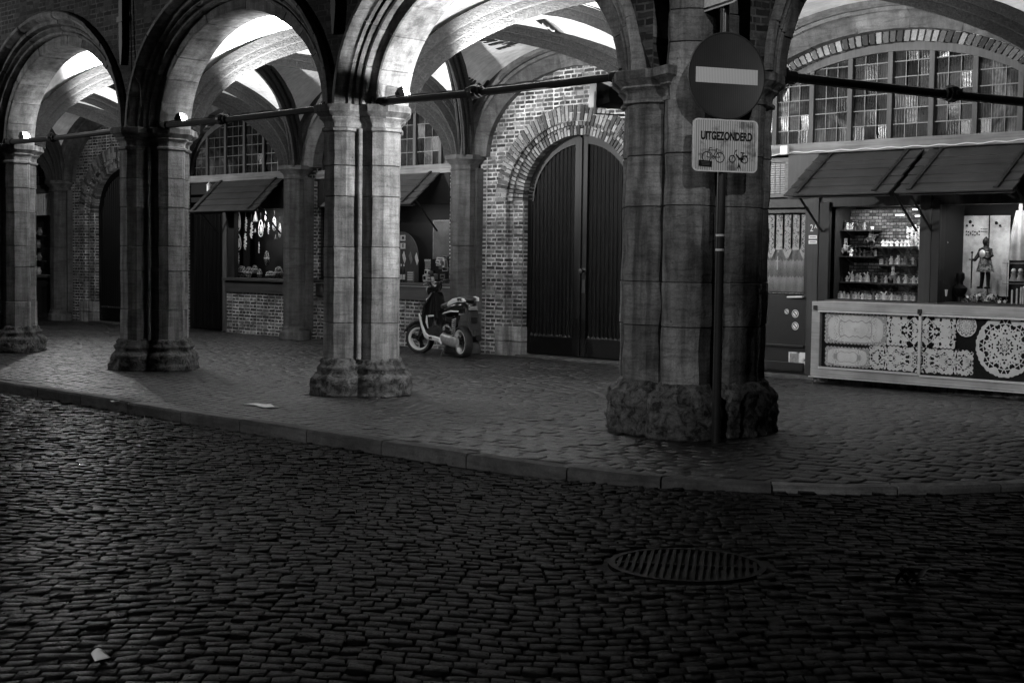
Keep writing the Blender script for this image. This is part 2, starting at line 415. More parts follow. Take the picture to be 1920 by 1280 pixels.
# kerb: individual stones
def kerb_pts(step=1.0):
    out = []; 
    for (x0, y0), (x1, y1) in zip(KERB[:-1], KERB[1:]):
        L = math.hypot(x1 - x0, y1 - y0); n = max(1, round(L / .1))
        out += [(x0 + (x1 - x0) * i / n, y0 + (y1 - y0) * i / n) for i in range(n)]
    return out
kp = [p for p in kerb_pts() if -13 < p[0] < 5 and p[1] < 3]
mb = MB(); mbp = MB(); i = 0
while i < len(kp) - 2:
    j = min(i + 10 if kp[i][0] < 1 else i + 8, len(kp) - 1); seg = kp[i:j + 1]; i = j
    rings = []; dz = random.uniform(-.004, .004)
    for k, (x, y) in enumerate(seg):
        a = seg[max(0, k - 1)]; b = seg[min(len(seg) - 1, k + 1)]
        tx, ty = b[0] - a[0], b[1] - a[1]; L = math.hypot(tx, ty); nx, ny = -ty / L, tx / L
        e = .007 if k == 0 else (-.007 if k == len(seg) - 1 else 0); x += tx / L * e; y += ty / L * e
        zt = .012 + dz + .004 * noise.noise(Vector((x * 3, y * 3, 0)))
        zs = street_z(x, y) - .03
        rings.append([(x, y, zs), (x, y, zt - .02), (x + nx * .018, y + ny * .018, zt), (x + nx * .155, y + ny * .155, zt), (x + nx * .16, y + ny * .16, -.03)])
    (mbp if 2.3 < seg[0][0] < 3.7 and seg[0][1] < 0 else mb).loft(rings)
struct(mb.build('kerb', M_['kerb'], smooth=True))
struct(mbp.build('kerb', m_stone('pale_kerb_stone', .4, dark=.3, streak=0, veins=False), smooth=True))

# drain grate
gt = thing('street_drain_grate', 'round cast iron drain grate set into the dark street setts', 'drain cover', (GR.x, GR.y, street_z(GR.x, 0)))
z0 = street_z(GR.x, 0)
mb = MB(); pr = [(.40, z0 - .03), (.40, z0 + .006), (.365, z0 + .006), (.365, z0 - .03)]
mb.loft([[(GR.x + r * cos(2 * pi * k / 48), GR.y + r * sin(2 * pi * k / 48), z) for k in range(48)] for r, z in pr], cap=False); M_['grate'] = m_plain('grate_iron', .004, .6, .5, 30, spec=.08); mb.build('rim', M_['grate'], gt)
mb = MB()
for k in range(-9, 10):
    s = k * .038; h = sqrt(max(0, .365 ** 2 - s * s))
    if h < .04: continue
    A = T(GR.x, GR.y, z0) @ R(radians(126))
    mb.box(-h, s - .009, -.03, h, s + .009, .004, A)
mb.box(-.012, -.36, -.03, .012, .36, .002, T(GR.x, GR.y, z0) @ R(radians(126)))
mb.build('bars', M_['grate'], gt)

# ================================================================ PIERS
BAY = 4.35; ZS = 3.15
LOBE = [(-.47, -.09), (-.38, -.18), (-.21, -.18), (-.18, -.21), (-.18, -.38), (-.09, -.47), (.09, -.47), (.18, -.38), (.18, -.21), (.21, -.18), (.38, -.18), (.47, -.09),
        (.47, .12), (.38, .21), (.26, .21), (.21, .26), (.21, .36), (.12, .44), (-.12, .44), (-.21, .36), (-.21, .26), (-.26, .21), (-.38, .21), (-.47, .12)]
CPOLY = [(-.47, -.12), (-.38, -.21), (-.26, -.21), (-.21, -.26), (-.21, -.38), (-.12, -.47), (.12, -.47), (.21, -.39), (.21, -.34), (.27, -.34), (.30, -.48), (.40, -.56), (.56, -.52), (.66, -.40), (.67, -.26), (.60, -.2),
         (.61, -.1), (.70, -.04), (.76, .1), (.76, .3), (.70, .42), (.64, .46), (.66, .56), (.60, .66), (.3, .66), (.2, .5), (.1, .44), (-.12, .44), (-.21, .36), (-.21, .26), (-.26, .21), (-.38, .21), (-.47, .12)]
def offs(poly, d):
    n = len(poly); out = []
    for i in range(n):
        a, b, c = Vector(poly[i - 1]), Vector(poly[i]), Vector(poly[(i + 1) % n])
        t1 = (b - a).normalized(); t2 = (c - b).normalized()
        n1 = Vector((t1.y, -t1.x)); n2 = Vector((t2.y, -t2.x)); m = (n1 + n2); m = m / max(.6, m.length_squared / 2) if m.length > .1 else n1
        out.append((b.x + m.x * d, b.y + m.y * d))
    return out
def dens(poly, step):
    out = []
    for a, b in zip(poly, poly[1:] + poly[:1]):
        n = max(1, round(math.hypot(b[0] - a[0], b[1] - a[1]) / step))
        out += [(a[0] + (b[0] - a[0]) * i / n, a[1] + (b[1] - a[1]) * i / n) for i in range(n)]
    return out
def shaft(mb, poly, z0, z1, joints, c=(0, 0), seed=0, rough=.004):
    pd = dens(poly, .05)
    zz = [z0] + [j for j in joints if z0 < j < z1] + [z1]
    for a, b in zip(zz[:-1], zz[1:]):
        rings = []; o = random.uniform(-.005, .005); h = b - a; ks = max(2, int(h / .06))
        lv = [(a + .001, -.012), (a + .007, 0)] + [(a + h * k / ks, 0) for k in range(1, ks)] + [(b - .007, 0), (b - .001, -.012)]
        for z, d in lv:
            q = offs(pd, d + o)
            rings.append([(c[0] + x + rough * 2 * noise.noise(Vector((x * 5 + seed, y * 5, z * 4))), c[1] + y + rough * 2 * noise.noise(Vector((x * 5, y * 5 + seed, z * 4 + 7))), z) for x, y in q])
        mb.loft(rings)
def pbase(mb, poly, prof, c=(0, 0), seed=0, er=.03):
    pd = dens(poly, .022); rings = []
    zs = []
    for (d0, za), (d1, zb) in zip(prof[:-1], prof[1:]):
        n = max(1, int(abs(zb - za) / .02)); zs += [(d0 + (d1 - d0) * i / n, za + (zb - za) * i / n) for i in range(n)]
    zs.append(prof[-1])
    for d, z in zs:
        r = []
        q = offs(pd, d)
        for x, y in q:
            v = Vector((x * 4 + seed, y * 4, z * 5)); nf = noise.fractal(v * 1.7, 1.0, 2.0, 5); e = er * (.45 * nf + .55 * math.floor(nf * 3.5 + .5) / 3.5 - .3 * abs(noise.noise(v)))
            L = math.hypot(x, y) + 1e-6
            r.append((c[0] + x + x / L * e, c[1] + y + y / L * e, z))
        rings.append(r)
    mb.loft(rings)
CAPP = [(0, 2.86), (.028, 2.875), (.028, 2.90), (.004, 2.915), (.008, 2.96), (.03, 2.985), (.055, 3.005), (.05, 3.02), (.075, 3.045), (.11, 3.075), (.115, 3.14), (.105, 3.15)]
def capital(mb, poly, c=(0, 0), prof=CAPP, seed=0):
    pbase(mb, poly, prof, c, seed, .008)
def pier(cx, label, seed):
    t = thing('stone_pier', label, 'pier', (cx, 0, 0), group='piers of the arcade')
    random.seed(seed)
    mb = MB(); shaft(mb, LOBE, .38, 2.87, [.8 + random.uniform(-.05, .05), 1.28 + random.uniform(-.06, .06), 1.62, 2.1 + random.uniform(-.08, .08), 2.5], (cx, 0), seed)
    mb.build('shaft', M_['pier'], t, smooth=True)
    mb = MB(); pbase(mb, LOBE, [(.14, 0), (.13, .12), (.12, .2), (.09, .23), (.06, .26), (.075, .29), (.07, .32), (.03, .35), (.035, .38), (.01, .40), (0, .41)], (cx, 0), seed, .032)
    mb.build('base', M_['base'], t, smooth='all')
    mb = MB(); capital(mb, LOBE, (cx, 0), seed=seed); mb.build('capital', M_['pier'], t, smooth=True)
    mb = MB()
    for sx in (-1, 1):
        mb.tube([(cx + sx * .235, -.235, .40), (cx + sx * .235, -.235, 2.9)], .026, 10)
    mb.build('corner_roll', M_['pier'], t, smooth=True)
    return t
pier(-BAY, 'clustered stone pier beside the parked scooter, its right shaft brightly lit', 11)
pier(-2 * BAY, 'clustered stone pier second from the left, with a pale broken corner at its base', 12)
pier(-3 * BAY, 'clustered stone pier cut off by the left edge of the photo', 13)
# corner pier
cp = thing('corner_pier', 'massive weathered corner pier behind the round no-entry sign', 'pier', (0, 0, 0), group='piers of the arcade')
mb = MB(); shaft(mb, CPOLY, .42, 2.87, [.95, 1.33, 1.98, 2.42], (0, 0), 5, .009); mb.build('shaft', M_['corner'], cp, smooth=True)
mb = MB(); pbase(mb, CPOLY, [(.12, 0), (.115, .1), (.11, .2), (.10, .3), (.09, .37), (.04, .41), (.03, .44), (0, .47)], (0, 0), 5, .034); mb.build('base', M_['base'], cp, smooth='all')
LC = [p for p in LOBE if p[0] < .3]
LC = [(-.47, -.12), (-.38, -.21), (-.26, -.21), (-.21, -.26), (-.21, -.38), (-.12, -.47), (.12, -.47), (.20, -.40), (.27, -.38), (.31, -.48), (.36, -.5), (.36, .3), (.12, .44), (-.12, .44), (-.21, .36), (-.21, .26), (-.26, .21), (-.38, .21), (-.47, .12)]
mb = MB(); capital(mb, LC); mb.build('capital', M_['corner'], cp, smooth=True)
RC = [(.4, .15), (.72, .12), (.76, .3), (.70, .42), (.66, .56), (.60, .66), (.4, .62)]
mb = MB(); capital(mb, RC, seed=3); mb.build('capital', M_['corner'], cp, smooth=True)
CS = [(.18, -.3), (.27, -.34), (.31, -.46), (.40, -.54), (.54, -.51), (.64, -.40), (.66, -.26), (.62, -.1), (.66, .05), (.5, .1), (.2, 0)]
mb = MB(); shaft(mb, CS, 2.86, 6.5, [3.35, 3.62, 4.1, 4.6, 5.2], (0, 0), 8, .012); mb.build('corner_buttress', M_['corner'], cp, smooth=True)

# ================================================================ ARCADE WALL AND ARCHES
AA, AB = 1.70, 1.28
APROF = [(0, .24), (0, -.20), (.012, -.215), (.135, -.215), (.14, -.26), (.155, -.285), (.18, -.29), (.195, -.27), (.205, -.28), (.215, -.31), (.235, -.33), (.255, -.32), (.262, -.30), (.275, -.33), (.29, -.37), (.33, -.375), (.345, -.39), (.36, -.44), (.395, -.475), (.435, -.475), (.455, -.45), (.46, -.41)]
BPROF = [(.46, -.40), (.46, .20), (.30, .24)]
def arch(parent, ctr, ax, ay, a, b, prof, mt, name='arch', nv=13, th0=0, th1=pi, back=BPROF, nps=5, seed=0):
    """ctr: point at spring height; ax: unit vector along the wall; ay: unit vector into the building"""
    pf = prof + back; mb = MB(); random.seed(seed + 5)
    ed = [th0 + (th1 - th0) * k / nv for k in range(nv + 1)]
    for k in range(nv):
        rings = []; o = random.uniform(-.006, .006); e = .003; a0, a1 = ed[k] + e, ed[k + 1] - e
        ths = [(a0 - e * .9, .008)] + [(a0 + (a1 - a0) * q / nps, 0) for q in range(nps + 1)] + [(a1 + e * .9, .008)]
        for th, ins in ths:
            r = []
            for (d, y) in pf:
                dd = d + o * .5 + (ins if d < .3 else 0); yy = y + o + (ins if y < 0 else 0)
                u = (a + dd) * cos(th); z = (b + dd) * sin(th)
                w = .004 * noise.noise(Vector((u * 4, yy * 4 + seed, z * 4)))
                p = ctr + ax * u + ay * (yy + w) + Vector((0, 0, z + w)); r.append(tuple(p))
            rings.append(r)
        mb.loft(rings)
    return mb.build(name, mt, parent, smooth=True)
fw = thing('arcade_front_wall', 'dark brick facade wall carried on three round stone arches along the street', 'wall', (-6.5, 0, 3.15))
X = Vector((1, 0, 0)); Yv = Vector((0, 1, 0))
for k in range(3):
    arch(fw, Vector((-BAY * (k + .5), 0, ZS)), X, Yv, AA, AB, APROF, M_['arch'], seed=k, nv=[11, 13, 13][k])
mb = MB(); xs = []
for k in range(3, -1, -1):
    c = -BAY * (k + .5); 
    xs += [c - BAY / 2 + BAY * i / 60 for i in range(60)]
xs.append(.1)
def lowz(x):
    k = int(-x // BAY); c = -BAY * (math.floor(-x / BAY) + .5); u = abs(x - c); a = AA + .452
    return ZS + (AB + .452) * sqrt(max(0, 1 - (u / a) ** 2)) if x < 0 else ZS
for yy, rev in ((-.415, 0), (.19, 1)):
    v = []; f = []
    for x in xs: v += [(x, yy, lowz(x)), (x, yy, 6.6)]
    for i in range(len(xs) - 1): f.append((2 * i, 2 * i + 2, 2 * i + 3, 2 * i + 1))
    mb.add(v, f)
v = []; f = []
for x in xs: v += [(x, -.415, lowz(x)), (x, .19, lowz(x))]
for i in range(len(xs) - 1): f.append((2 * i, 2 * i + 2, 2 * i + 3, 2 * i + 1))
mb.add(v, f); mb.box(xs[0], -.415, 6.6, .1, .19, 6.65)
mb.build('brickwork', M_['brickfront'], fw, fixn=False)
# side wall round the corner
DR = Vector((.238, .971, 0)).normalized(); DN = Vector((-DR.y, DR.x, 0))  # DN points into the building
OR = Vector((.55, .3, 0))
sw = thing('arcade_side_wall', 'dark return wall and moulded arch on the right side of the corner pier', 'wall', (1.1, 2.6, 3.15))
s0, s1 = .42, 4.75; sc_ = (s0 + s1) / 2; sa = (s1 - s0) / 2
arch(sw, OR + DR * sc_ + Vector((0, 0, ZS)) + DN * .12, DR, DN, sa, 1.62, APROF, M_['corner'], seed=9, nv=15)
mb = MB(); ss = [-.2 + 6.4 * i / 120 for i in range(121)]
def lowz2(s):
    u = abs(s - sc_); a = sa + .452
    return ZS + (1.62 + .452) * sqrt(max(0, 1 - (u / a) ** 2)) if u < a else (ZS if s < s0 else 0)
for off in (-.30, .31):
    v = []; f = []
    for s in ss:
        p = OR + DR * s + DN * off; v += [(p.x, p.y, lowz2(s)), (p.x, p.y, 6.6)]
    for i in range(120): f.append((2 * i, 2 * i + 2, 2 * i + 3, 2 * i + 1))
    mb.add(v, f)
v = []; f = []
for s in ss:
    p = OR + DR * s; v += [tuple(p + DN * -.30 + Vector((0, 0, lowz2(s)))), tuple(p + DN * .31 + Vector((0, 0, lowz2(s))))]
for i in range(120): f.append((2 * i, 2 * i + 2, 2 * i + 3, 2 * i + 1))
mb.add(v, f)
mb.build('brickwork', M_['brickfront'], sw, fixn=False)

# ================================================================ VAULT
ZC = 1.55
def corners(k):
    if k == 0: return [Vector((-BAY, .25)), Vector((.35, .25)), Vector((-4.1, 5.65)), Vector((1.55, 5.65))]
    xr = [-BAY, -2 * BAY, -3 * BAY, -4 * BAY, -5 * BAY]; rr = [-4.1, -8.7, -13.2, -17.6, -22.1]
    return [Vector((xr[k] if k < 5 else -6 * BAY, .25)), Vector((xr[k - 1], .25)), Vector((rr[k] if k < 5 else -26.4, 5.65)), Vector((rr[k - 1], 5.65))]
def bil(c, u, v):
    return (c[0] * (1 - u) + c[1] * u) * (1 - v) + (c[2] * (1 - u) + c[3] * u) * v
def vz(u, v):
    a, b = abs(2 * u - 1), abs(2 * v - 1)
    return ZS + .02 + ZC * max(sqrt(max(0, 1 - a * a)), sqrt(max(0, 1 - b * b)))
va = thing('rib_vault', 'pale plastered rib vault with dark stone ribs over the arcade walk', 'vault', (-8, 3, 3.15))
for k in range(6):
    c = corners(k); mb = MB(); N = 44
    def fn(i, j, c=c):
        u = .5 - .5 * cos(pi * i); v = .5 - .5 * cos(pi * j); p = bil(c, u, v)
        return (p.x, p.y, vz(u, v) + .012 * noise.noise(Vector((p.x, p.y, 0)) * 1.2))
    mb.grid(fn, N, N); mb.build('web', M_['plaster'], va, smooth=True, fixn=False)
RP = [(-0.14, 0.16), (-0.14, 0.075), (-0.122, 0.045), (-0.096, 0.045), (-0.092, 0.09), (-0.07, 0.09), (-0.067, 0.02), (-0.06, -0.03), (-0.042, -0.042), (-0.038, 0.0), (-0.026, 0.0), (-0.024, -0.1), (-0.014, -0.15), (0.014, -0.15), (0.024, -0.1), (0.026, 0.0), (0.038, 0.0), (0.042, -0.042), (0.06, -0.03), (0.067, 0.02), (0.07, 0.09), (0.092, 0.09), (0.096, 0.045), (0.122, 0.045), (0.14, 0.075), (0.14, 0.16)]
def rib(p, q, h=ZC, w=1.0, nv=12, nps=3, mt=None, name='rib', prof=RP, lift=-.03, seed=0):
    p = Vector((p[0], p[1], 0)); q = Vector((q[0], q[1], 0)); d = (q - p); L = d.length; d.normalize(); sd = Vector((-d.y, d.x, 0))
    random.seed(seed + 31); rings = []
    for k in range(nv):
        o = random.uniform(-.006, .006)
        a0, a1 = pi * k / nv, pi * (k + 1) / nv
        for j, th in enumerate([a0 + .003] + [a0 + (a1 - a0) * m / nps for m in range(0, nps + 1)] + [a1 - .003]):
            ins = .012 if j in (0, nps + 2) else 0
            c = p + d * (L * (1 - cos(th)) / 2) + Vector((0, 0, ZS + lift + h * sin(th)))
            t = (d * (L * sin(th) / 2) + Vector((0, 0, h * cos(th)))).normalized(); n_ = sd.cross(t)
            if n_.dot(Vector((0, 0, 1))) < 0 or (abs(n_.z) < 1e-6): n_ = -n_
            # normal must point outwards from the arch centre
            cc = p + d * L / 2 + Vector((0, 0, ZS))
            if n_.dot(c - cc) < 0: n_ = -n_
            r = []
            for s, y in prof:
                w_ = .007 * noise.noise(Vector((c.x * 5 + s * 9, c.y * 5, c.z * 5 + y * 9)))
                r.append(tuple(c + sd * ((s - math.copysign(ins, s)) * w + w_) + n_ * ((y + ins + o + w_) * w)))
            rings.append(r)
    mb = MB(); mb.loft(rings); return mb.build(name, mt or M_['rib'], va, smooth=True)
for k in range(6):
    c = corners(k)
    def sh(a, b, e=.22): d = (b - a).normalized(); return a + d * e, b - d * e
    a, b = sh(c[0], c[3]); rib(a, b, seed=k * 3)
    a, b = sh(c[1], c[2]); rib(a, b, seed=k * 3 + 1)
    if k < 5:
        a, b = sh(c[0], c[2], .1); rib(a, b, nv=10, seed=k * 3 + 2)
# wall ribs against the rear wall (stone arch bands)
WP = [(-.2, .20), (-.2, -.02), (-.17, -.05), (-.12, -.05), (-.10, -.09), (-.06, -.10), (-.03, -.14), (.0, -.30), (.2, -.30), (.2, .2)]
for k in range(6):
    c = corners(k); rib((c[2].x + .12, 5.66), (c[3].x - .12, 5.66), h=ZC + .01, nv=11, nps=4, mt=M_['darkarch'], name='wall_rib', prof=WP, lift=-.02, seed=k + 50)

# ================================================================ REAR COLUMNS
OCT = [(.235 * cos(pi / 8 + k * pi / 4), .235 * sin(pi / 8 + k * pi / 4)) for k in range(8)]
for k, (cx, lb) in enumerate([(-8.7, 'dark stone column against the rear wall just behind the scooter'), (-13.2, 'dark stone column on the rear wall right of the narrow shop door'), (-22.1, 'farthest dark stone column on the left, beside a slender shop window')]):
    t = thing('wall_column', lb, 'column', (cx, 5.6, 0), group='dark columns against the rear wall')
    random.seed(k + 40)
    mb = MB(); shaft(mb, OCT, .2, 2.95, [1.72 if k == 0 else 1.66], (cx, 5.6), k, .002)
    mb.box(cx - .02, 5.62, .2, cx + .27, 5.8, 2.95); mb.build('shaft', M_['column'], t, smooth=True)
    mb = MB(); pbase(mb, OCT, [(.07, 0), (.06, .14), (.02, .19), (.03, .22), (0, .25)], (cx, 5.6), k, .012); mb.build('base', M_['column'], t, smooth='all')
    mb = MB(); pbase(mb, OCT, [(-.01, 2.9), (.02, 2.92), (0, 2.95), (.01, 3.0), (.07, 3.06), (.1, 3.09), (.1, 3.15), (.08, 3.16)], (cx, 5.6), k, .004)
    mb.build('capital', M_['column'], t, smooth=True)

# ================================================================ REAR BRICK WALLS
def arcwall(parent, name, x0, x1, y, z0, z1, cx, a, b, zs, mt, jamb0=0.0, thick=.35, n=70):
    """wall with an arched opening; returns nothing"""
    xs = sorted(set([x0, x1] + [x0 + (x1 - x0) * i / n for i in range(n + 1)] + [cx - a, cx + a] + [cx + a * cos(pi * i / 40) for i in range(41)]))
    def lo(x):
        u = abs(x - cx)
        return zs + b * sqrt(max(0, 1 - (u / a) ** 2))
    mb = MB()
    for xa, xb in zip(xs[:-1], xs[1:]):
        if xb - xa < 1e-6: continue
        m = (xa + xb) / 2; inside = abs(m - cx) < a
        la, lb = (lo(xa), lo(xb)) if inside else (z0, z0)
        mb.add([(xa, y, la), (xb, y, lb), (xb, y, z1), (xa, y, z1)], [(0, 1, 2, 3)])
        if inside: mb.add([(xa, y, la), (xb, y, lb), (xb, y + thick, lb), (xa, y + thick, la)], [(0, 1, 2, 3)])
    for s in (-1, 1):
        xx = cx + s * a; mb.add([(xx, y, z0), (xx, y, zs), (xx, y + thick, zs), (xx, y + thick, z0)], [(0, 1, 2, 3)])
    return mb.build(name, mt, parent, fixn=False)
def vring(parent, cx, a, b, zs, y, th, dep, n, name='brick_arch', jit=.006, th0=0, th1=pi, mort=True, split=False):
    """ring of radial bricks standing proud of a mortar bed"""
    mb = MB(); rows = [(0, 1)] if not split else [(0, .48), (.52, 1)]
    for k in range(n):
        for (r0, r1) in ([(0, 1)] if (not split or k % 2) else rows):
            e = .13; t0 = th0 + (th1 - th0) * (k + e) / n; t1 = th0 + (th1 - th0) * (k + 1 - e) / n
            j = random.uniform(-jit, jit); j2 = random.uniform(-jit, jit) * .6
            q = []
            for (tt, d) in ((t0, r0 * th + j), (t1, r0 * th + j), (t1, r1 * th + j * .5), (t0, r1 * th + j * .5)):
                q.append((cx + (a + d) * cos(tt), zs + (b + d) * sin(tt)))
            c0 = (sum(p[0] for p in q) / 4, sum(p[1] for p in q) / 4)
            q2 = [(c0[0] + (p[0] - c0[0]) * .97, c0[1] + (p[1] - c0[1]) * .985) for p in q]
            v = [(p[0], y + .006, p[1]) for p in q] + [(p[0], y - .001 + j2, p[1]) for p in q2] + [(p[0], y + dep, p[1]) for p in q]
            mb.add(v, [(4, 5, 6, 7), (0, 1, 5, 4), (1, 2, 6, 5), (2, 3, 7, 6), (3, 0, 4, 7), (0, 8, 9, 1), (1, 9, 10, 2), (2, 10, 11, 3), (3, 11, 8, 0)])
    o = mb.build(name, M_['vouss'], parent)
    mb = MB(); N = 48; rings = []
    for i in range(N + 1):
        tt = th0 + (th1 - th0) * i / N
        rings.append([(cx + (a + d) * cos(tt), yy, zs + (b + d) * sin(tt)) for d, yy in ((.002, y + .005), (th - .002, y + .005), (th - .004, y + dep - .004), (.006, y + dep - .004))])
    mb.loft(rings); m = mb.build('mortar_bed', M_['mortar'], parent if False else o)
    return o
def portal(cx, x0, x1, wl, dl, seed):
    """brick wall bay with a segmental-pointed portal and double plank doors"""
    random.seed(seed)
    w = thing('brick_wall', wl, 'wall', (cx, 5.75, 0), group='brick walls behind the arcade')
    arcwall(w, 'brickwork', x0, x1, 5.75, 0, 5.2, cx, 1.40, 1.17, 2.42, M_['brickrear'], thick=.12)
    vring(w, cx, 1.402, 1.172, 2.42, 5.735, .235, .1, 60, split=True)
    vring(w, cx, 1.12, .97, 2.42, 5.83, .2, .12, 56, split=True)
    vring(w, cx, 1.30, 1.11, 2.42, 5.79, .10, .06, 56)
    # inner jambs
    mb = MB()
    for s in (-1, 1):
        xa, xb = cx + s * 1.12, cx + s * 1.42
        mb.box(xa, 5.835, .46, xb, 6.0, 2.43)
    mb.build('jamb_brickwork', M_['brickrear'], w)
    mb = MB()
    for s in (-1, 1):
        for (z0, z1, e) in ((0, .22, .0), (.226, .46, 0)):
            mb.box(cx + s * 1.10, 5.80, z0, cx + s * 1.36, 6.0, z1); mb.box(cx + s * 1.37, 5.72, z0, cx + s * 1.60, 5.86, z1)
    mb.build('plinth_stone', M_['pier'], w, bev=.012)
    mb = MB(); mb.box(cx - 1.12, 5.70, -.02, cx + 1.12, 6.1, .035); mb.build('threshold', M_['column'], w, bev=.01)
    d = thing('double_door', dl, 'door', (cx, 5.95, 0), group='plank doors in the brick portals')
    def top(x, e=0): return 2.42 + (.985 - e) * sqrt(max(0, 1 - ((x - cx) / (1.13 - e)) ** 2))
    for s in (-1, 1):
        mb = MB(); f = [(cx + s * .012, .045), (cx + s * 1.12, .045), (cx + s * 1.12, 2.42)]
        f += [(cx + s * 1.12 * cos(pi / 2 * i / 20), 2.42 + .97 * sin(pi / 2 * i / 20)) for i in range(1, 20)] + [(cx + s * .012, 3.39)]
        mb.prism(f, 5.985, 6.03, 'y')
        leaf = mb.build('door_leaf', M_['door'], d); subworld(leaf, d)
        # frame: stiles, rails, arched head
        mb = MB(); mb.box(cx + s * .014, 5.945, .05, cx + s * .13, 5.985, 3.37); mb.box(cx + s * 1.02, 5.945, .05, cx + s * 1.118, 5.985, 2.55)
        mb.box(cx + s * .13, 5.948, .05, cx + s * 1.02, 5.985, .33)
        rr = []
        for i in range(17):
            tt = pi / 2 * i / 16 * .985
            rr.append([(cx + s * (1.118 - e) * cos(tt), yy, 2.42 + (.97 - e) * sin(tt)) for e, yy in ((0, 5.947), (.13, 5.947), (.13, 5.985), (0, 5.985))])
        mb.loft(rr); mb.build('stile_frame', M_['door'], leaf, bev=.006)
        mb = MB()
        # linenfold-like fluted planks
        x = .15
        while x < 1.0:
            wdt = .082; xa, xb = cx + s * x, cx + s * (x + wdt - .012)
            z1 = min(top(xa, .06), top(xb, .06)); 
            if z1 > .6:
                c0 = (xa + xb) / 2; hw = abs(xb - xa) / 2
                prof = [(c0 - hw, 5.985), (c0 - hw * .8, 5.972), (c0 - hw * .35, 5.962), (c0, 5.955), (c0 + hw * .35, 5.962), (c0 + hw * .8, 5.972), (c0 + hw, 5.985)]
                mb.loft([[(p[0], p[1], .345) for p in prof], [(p[0], p[1] - .0, .37) for p in prof], [(p[0], p[1], z1 - .02) for p in prof], [(p[0], 5.984, z1) for p in prof]], cap=False, closed=False)
            x += wdt
        mb.build('fluted_planks', M_['door'], leaf)
        mb = MB()
        for i in range(10):
            x = .16 + i * .088
            mb.prism([(cx + s * x, .335), (cx + s * (x + .044), .375), (cx + s * (x + .088), .335)], 5.94, 5.962, 'y')
        mb.build('scalloped_rail', M_['wood'], leaf)
    mb = MB(); mb.box(cx - .03, 5.925, .06, cx + .03, 5.945, 3.36); mb.build('meeting_bead', M_['door'], d, bev=.006)
    mb = MB(); mb.lathe([(.001, 0), (.05, 0), (.05, .008), (.018, .012), (.018, .05), (.04, .065), (.038, .09), (.001, .1)], 14, T(cx + .09, 5.945, 1.35) @ R(x=pi / 2))
    mb.build('knob', M_['iron'], d, smooth=True)
    mb = MB(); mb.box(cx + .06, 5.935, 1.02, cx + .12, 5.945, 1.22); mb.build('lock_plate', M_['iron'], d)
    return w
portal(-6.5, -8.5, -4.3, 'brightly lit brick wall with arched portal right of the scooter', 'tall dark double door with fluted planks in the lit brick wall', 21)
portal(-19.9, -21.95, -17.8, 'brick wall with arched portal between the two leftmost piers', 'dark fluted door seen half behind the second pier from the left', 22)

# ================================================================ ARCHED WINDOWS
def arched_window(label, cx, a, b, zs, y, zb, nl, rows, group, seed, ringlab, x0, x1, ringth=.13):
    random.seed(seed)
    w = thing('brick_wall', ringlab, 'wall', (cx, y, 0), group='brick walls behind the arcade')
    arcwall(w, 'brickwork', x0, x1, y - .14, 0, 5.2, cx, a + .06, b + .06, zs, M_['brickrear'], thick=.16)
    vring(w, cx, a + .03, b + .03, zs, y - .165, ringth, .16, int(a * 34), jit=.005)
    t = thing('arched_window', label, 'window', (cx, y, zb), group=group)
    # frame head
    mb = MB(); rr = []
    for i in range(41):
        tt = pi * i / 40
        rr.append([(cx + (a + .04 - e) * cos(tt), yy, zs + (b + .04 - e) * sin(tt)) for e, yy in ((0, y - .05), (.11, y - .05), (.11, y + .05), (0, y + .05))])
    mb.loft(rr); mb.box(cx - a, y - .05, zb, cx - a + .07, y + .05, zs); mb.box(cx + a - .07, y - .05, zb, cx + a, y + .05, zs)
    mb.build('window_frame', M_['frame'], t, bev=.006)
    lw = 2 * a / nl
    def top(x): return zs + (b - .06) * sqrt(max(0, 1 - min(1, abs(x - cx) / (a - .06)) ** 2))
    for i in range(1, nl):
        x = cx - a + lw * i; mb = MB(); mb.box(x - .035, y - .045, zb, x + .035, y + .045, top(x) + .02); mb.build('mullion', M_['frame'], t, bev=.006)
    rh = (zs + b - zb) / rows
    for i in range(nl):
        xa, xb = cx - a + lw * i + .035, cx - a + lw * (i + 1) - .035
        gm = MB(); lm = MB(); pw = (xb - xa) / 3
        for r in range(rows + 1):
            z = zb + r * rh
            if r and z < max(top(xa), top(xb)) and r < rows + 1:
                xs_, xe = xa, xb
                if z > top(xa): 
                    while xs_ < xb and top(xs_) < z: xs_ += .01
                if z > top(xb):
                    while xe > xa and top(xe) < z: xe -= .01
                if xe > xs_: lm.box(xs_ - .02, y - .012, z - .006, xe + .02, y + .006, z + .006)
            for c in range(3):
                p0, p1 = xa + pw * c, xa + pw * (c + 1)
                zt0, zt1 = min(z + rh, top(p0)), min(z + rh, top(p1))
                if max(zt0, zt1) - z < .01: continue
                zt0, zt1 = max(zt0, z), max(zt1, z)
                ty, tx = random.gauss(0, .006), random.gauss(0, .006)
                gm.add([(p0, y + .004 - tx - ty, z), (p1, y + .004 + tx - ty, z), (p1, y + .004 + tx + ty, zt1), (p0, y + .004 - tx + ty, zt0)], [(0, 1, 2, 3)])
        for c in (1, 2):
            x = xa + pw * c; lm.box(x - .005, y - .01, zb, x + .005, y + .006, top(x))
        if gm.v: gm.build('pane', M_['leadglass'], t, fixn=False)
        if lm.v: lm.build('lattice', M_['lead'], t)
    return t
arched_window('broad arched leaded window above the two awnings right of the corner pier', -1.32, 2.28, 1.14, 3.08, 5.98, 3.06, 8, 6, 'arched leaded windows', 31, 'brick arch and wall framing the lace shop front', -3.9, 1.9, .135)
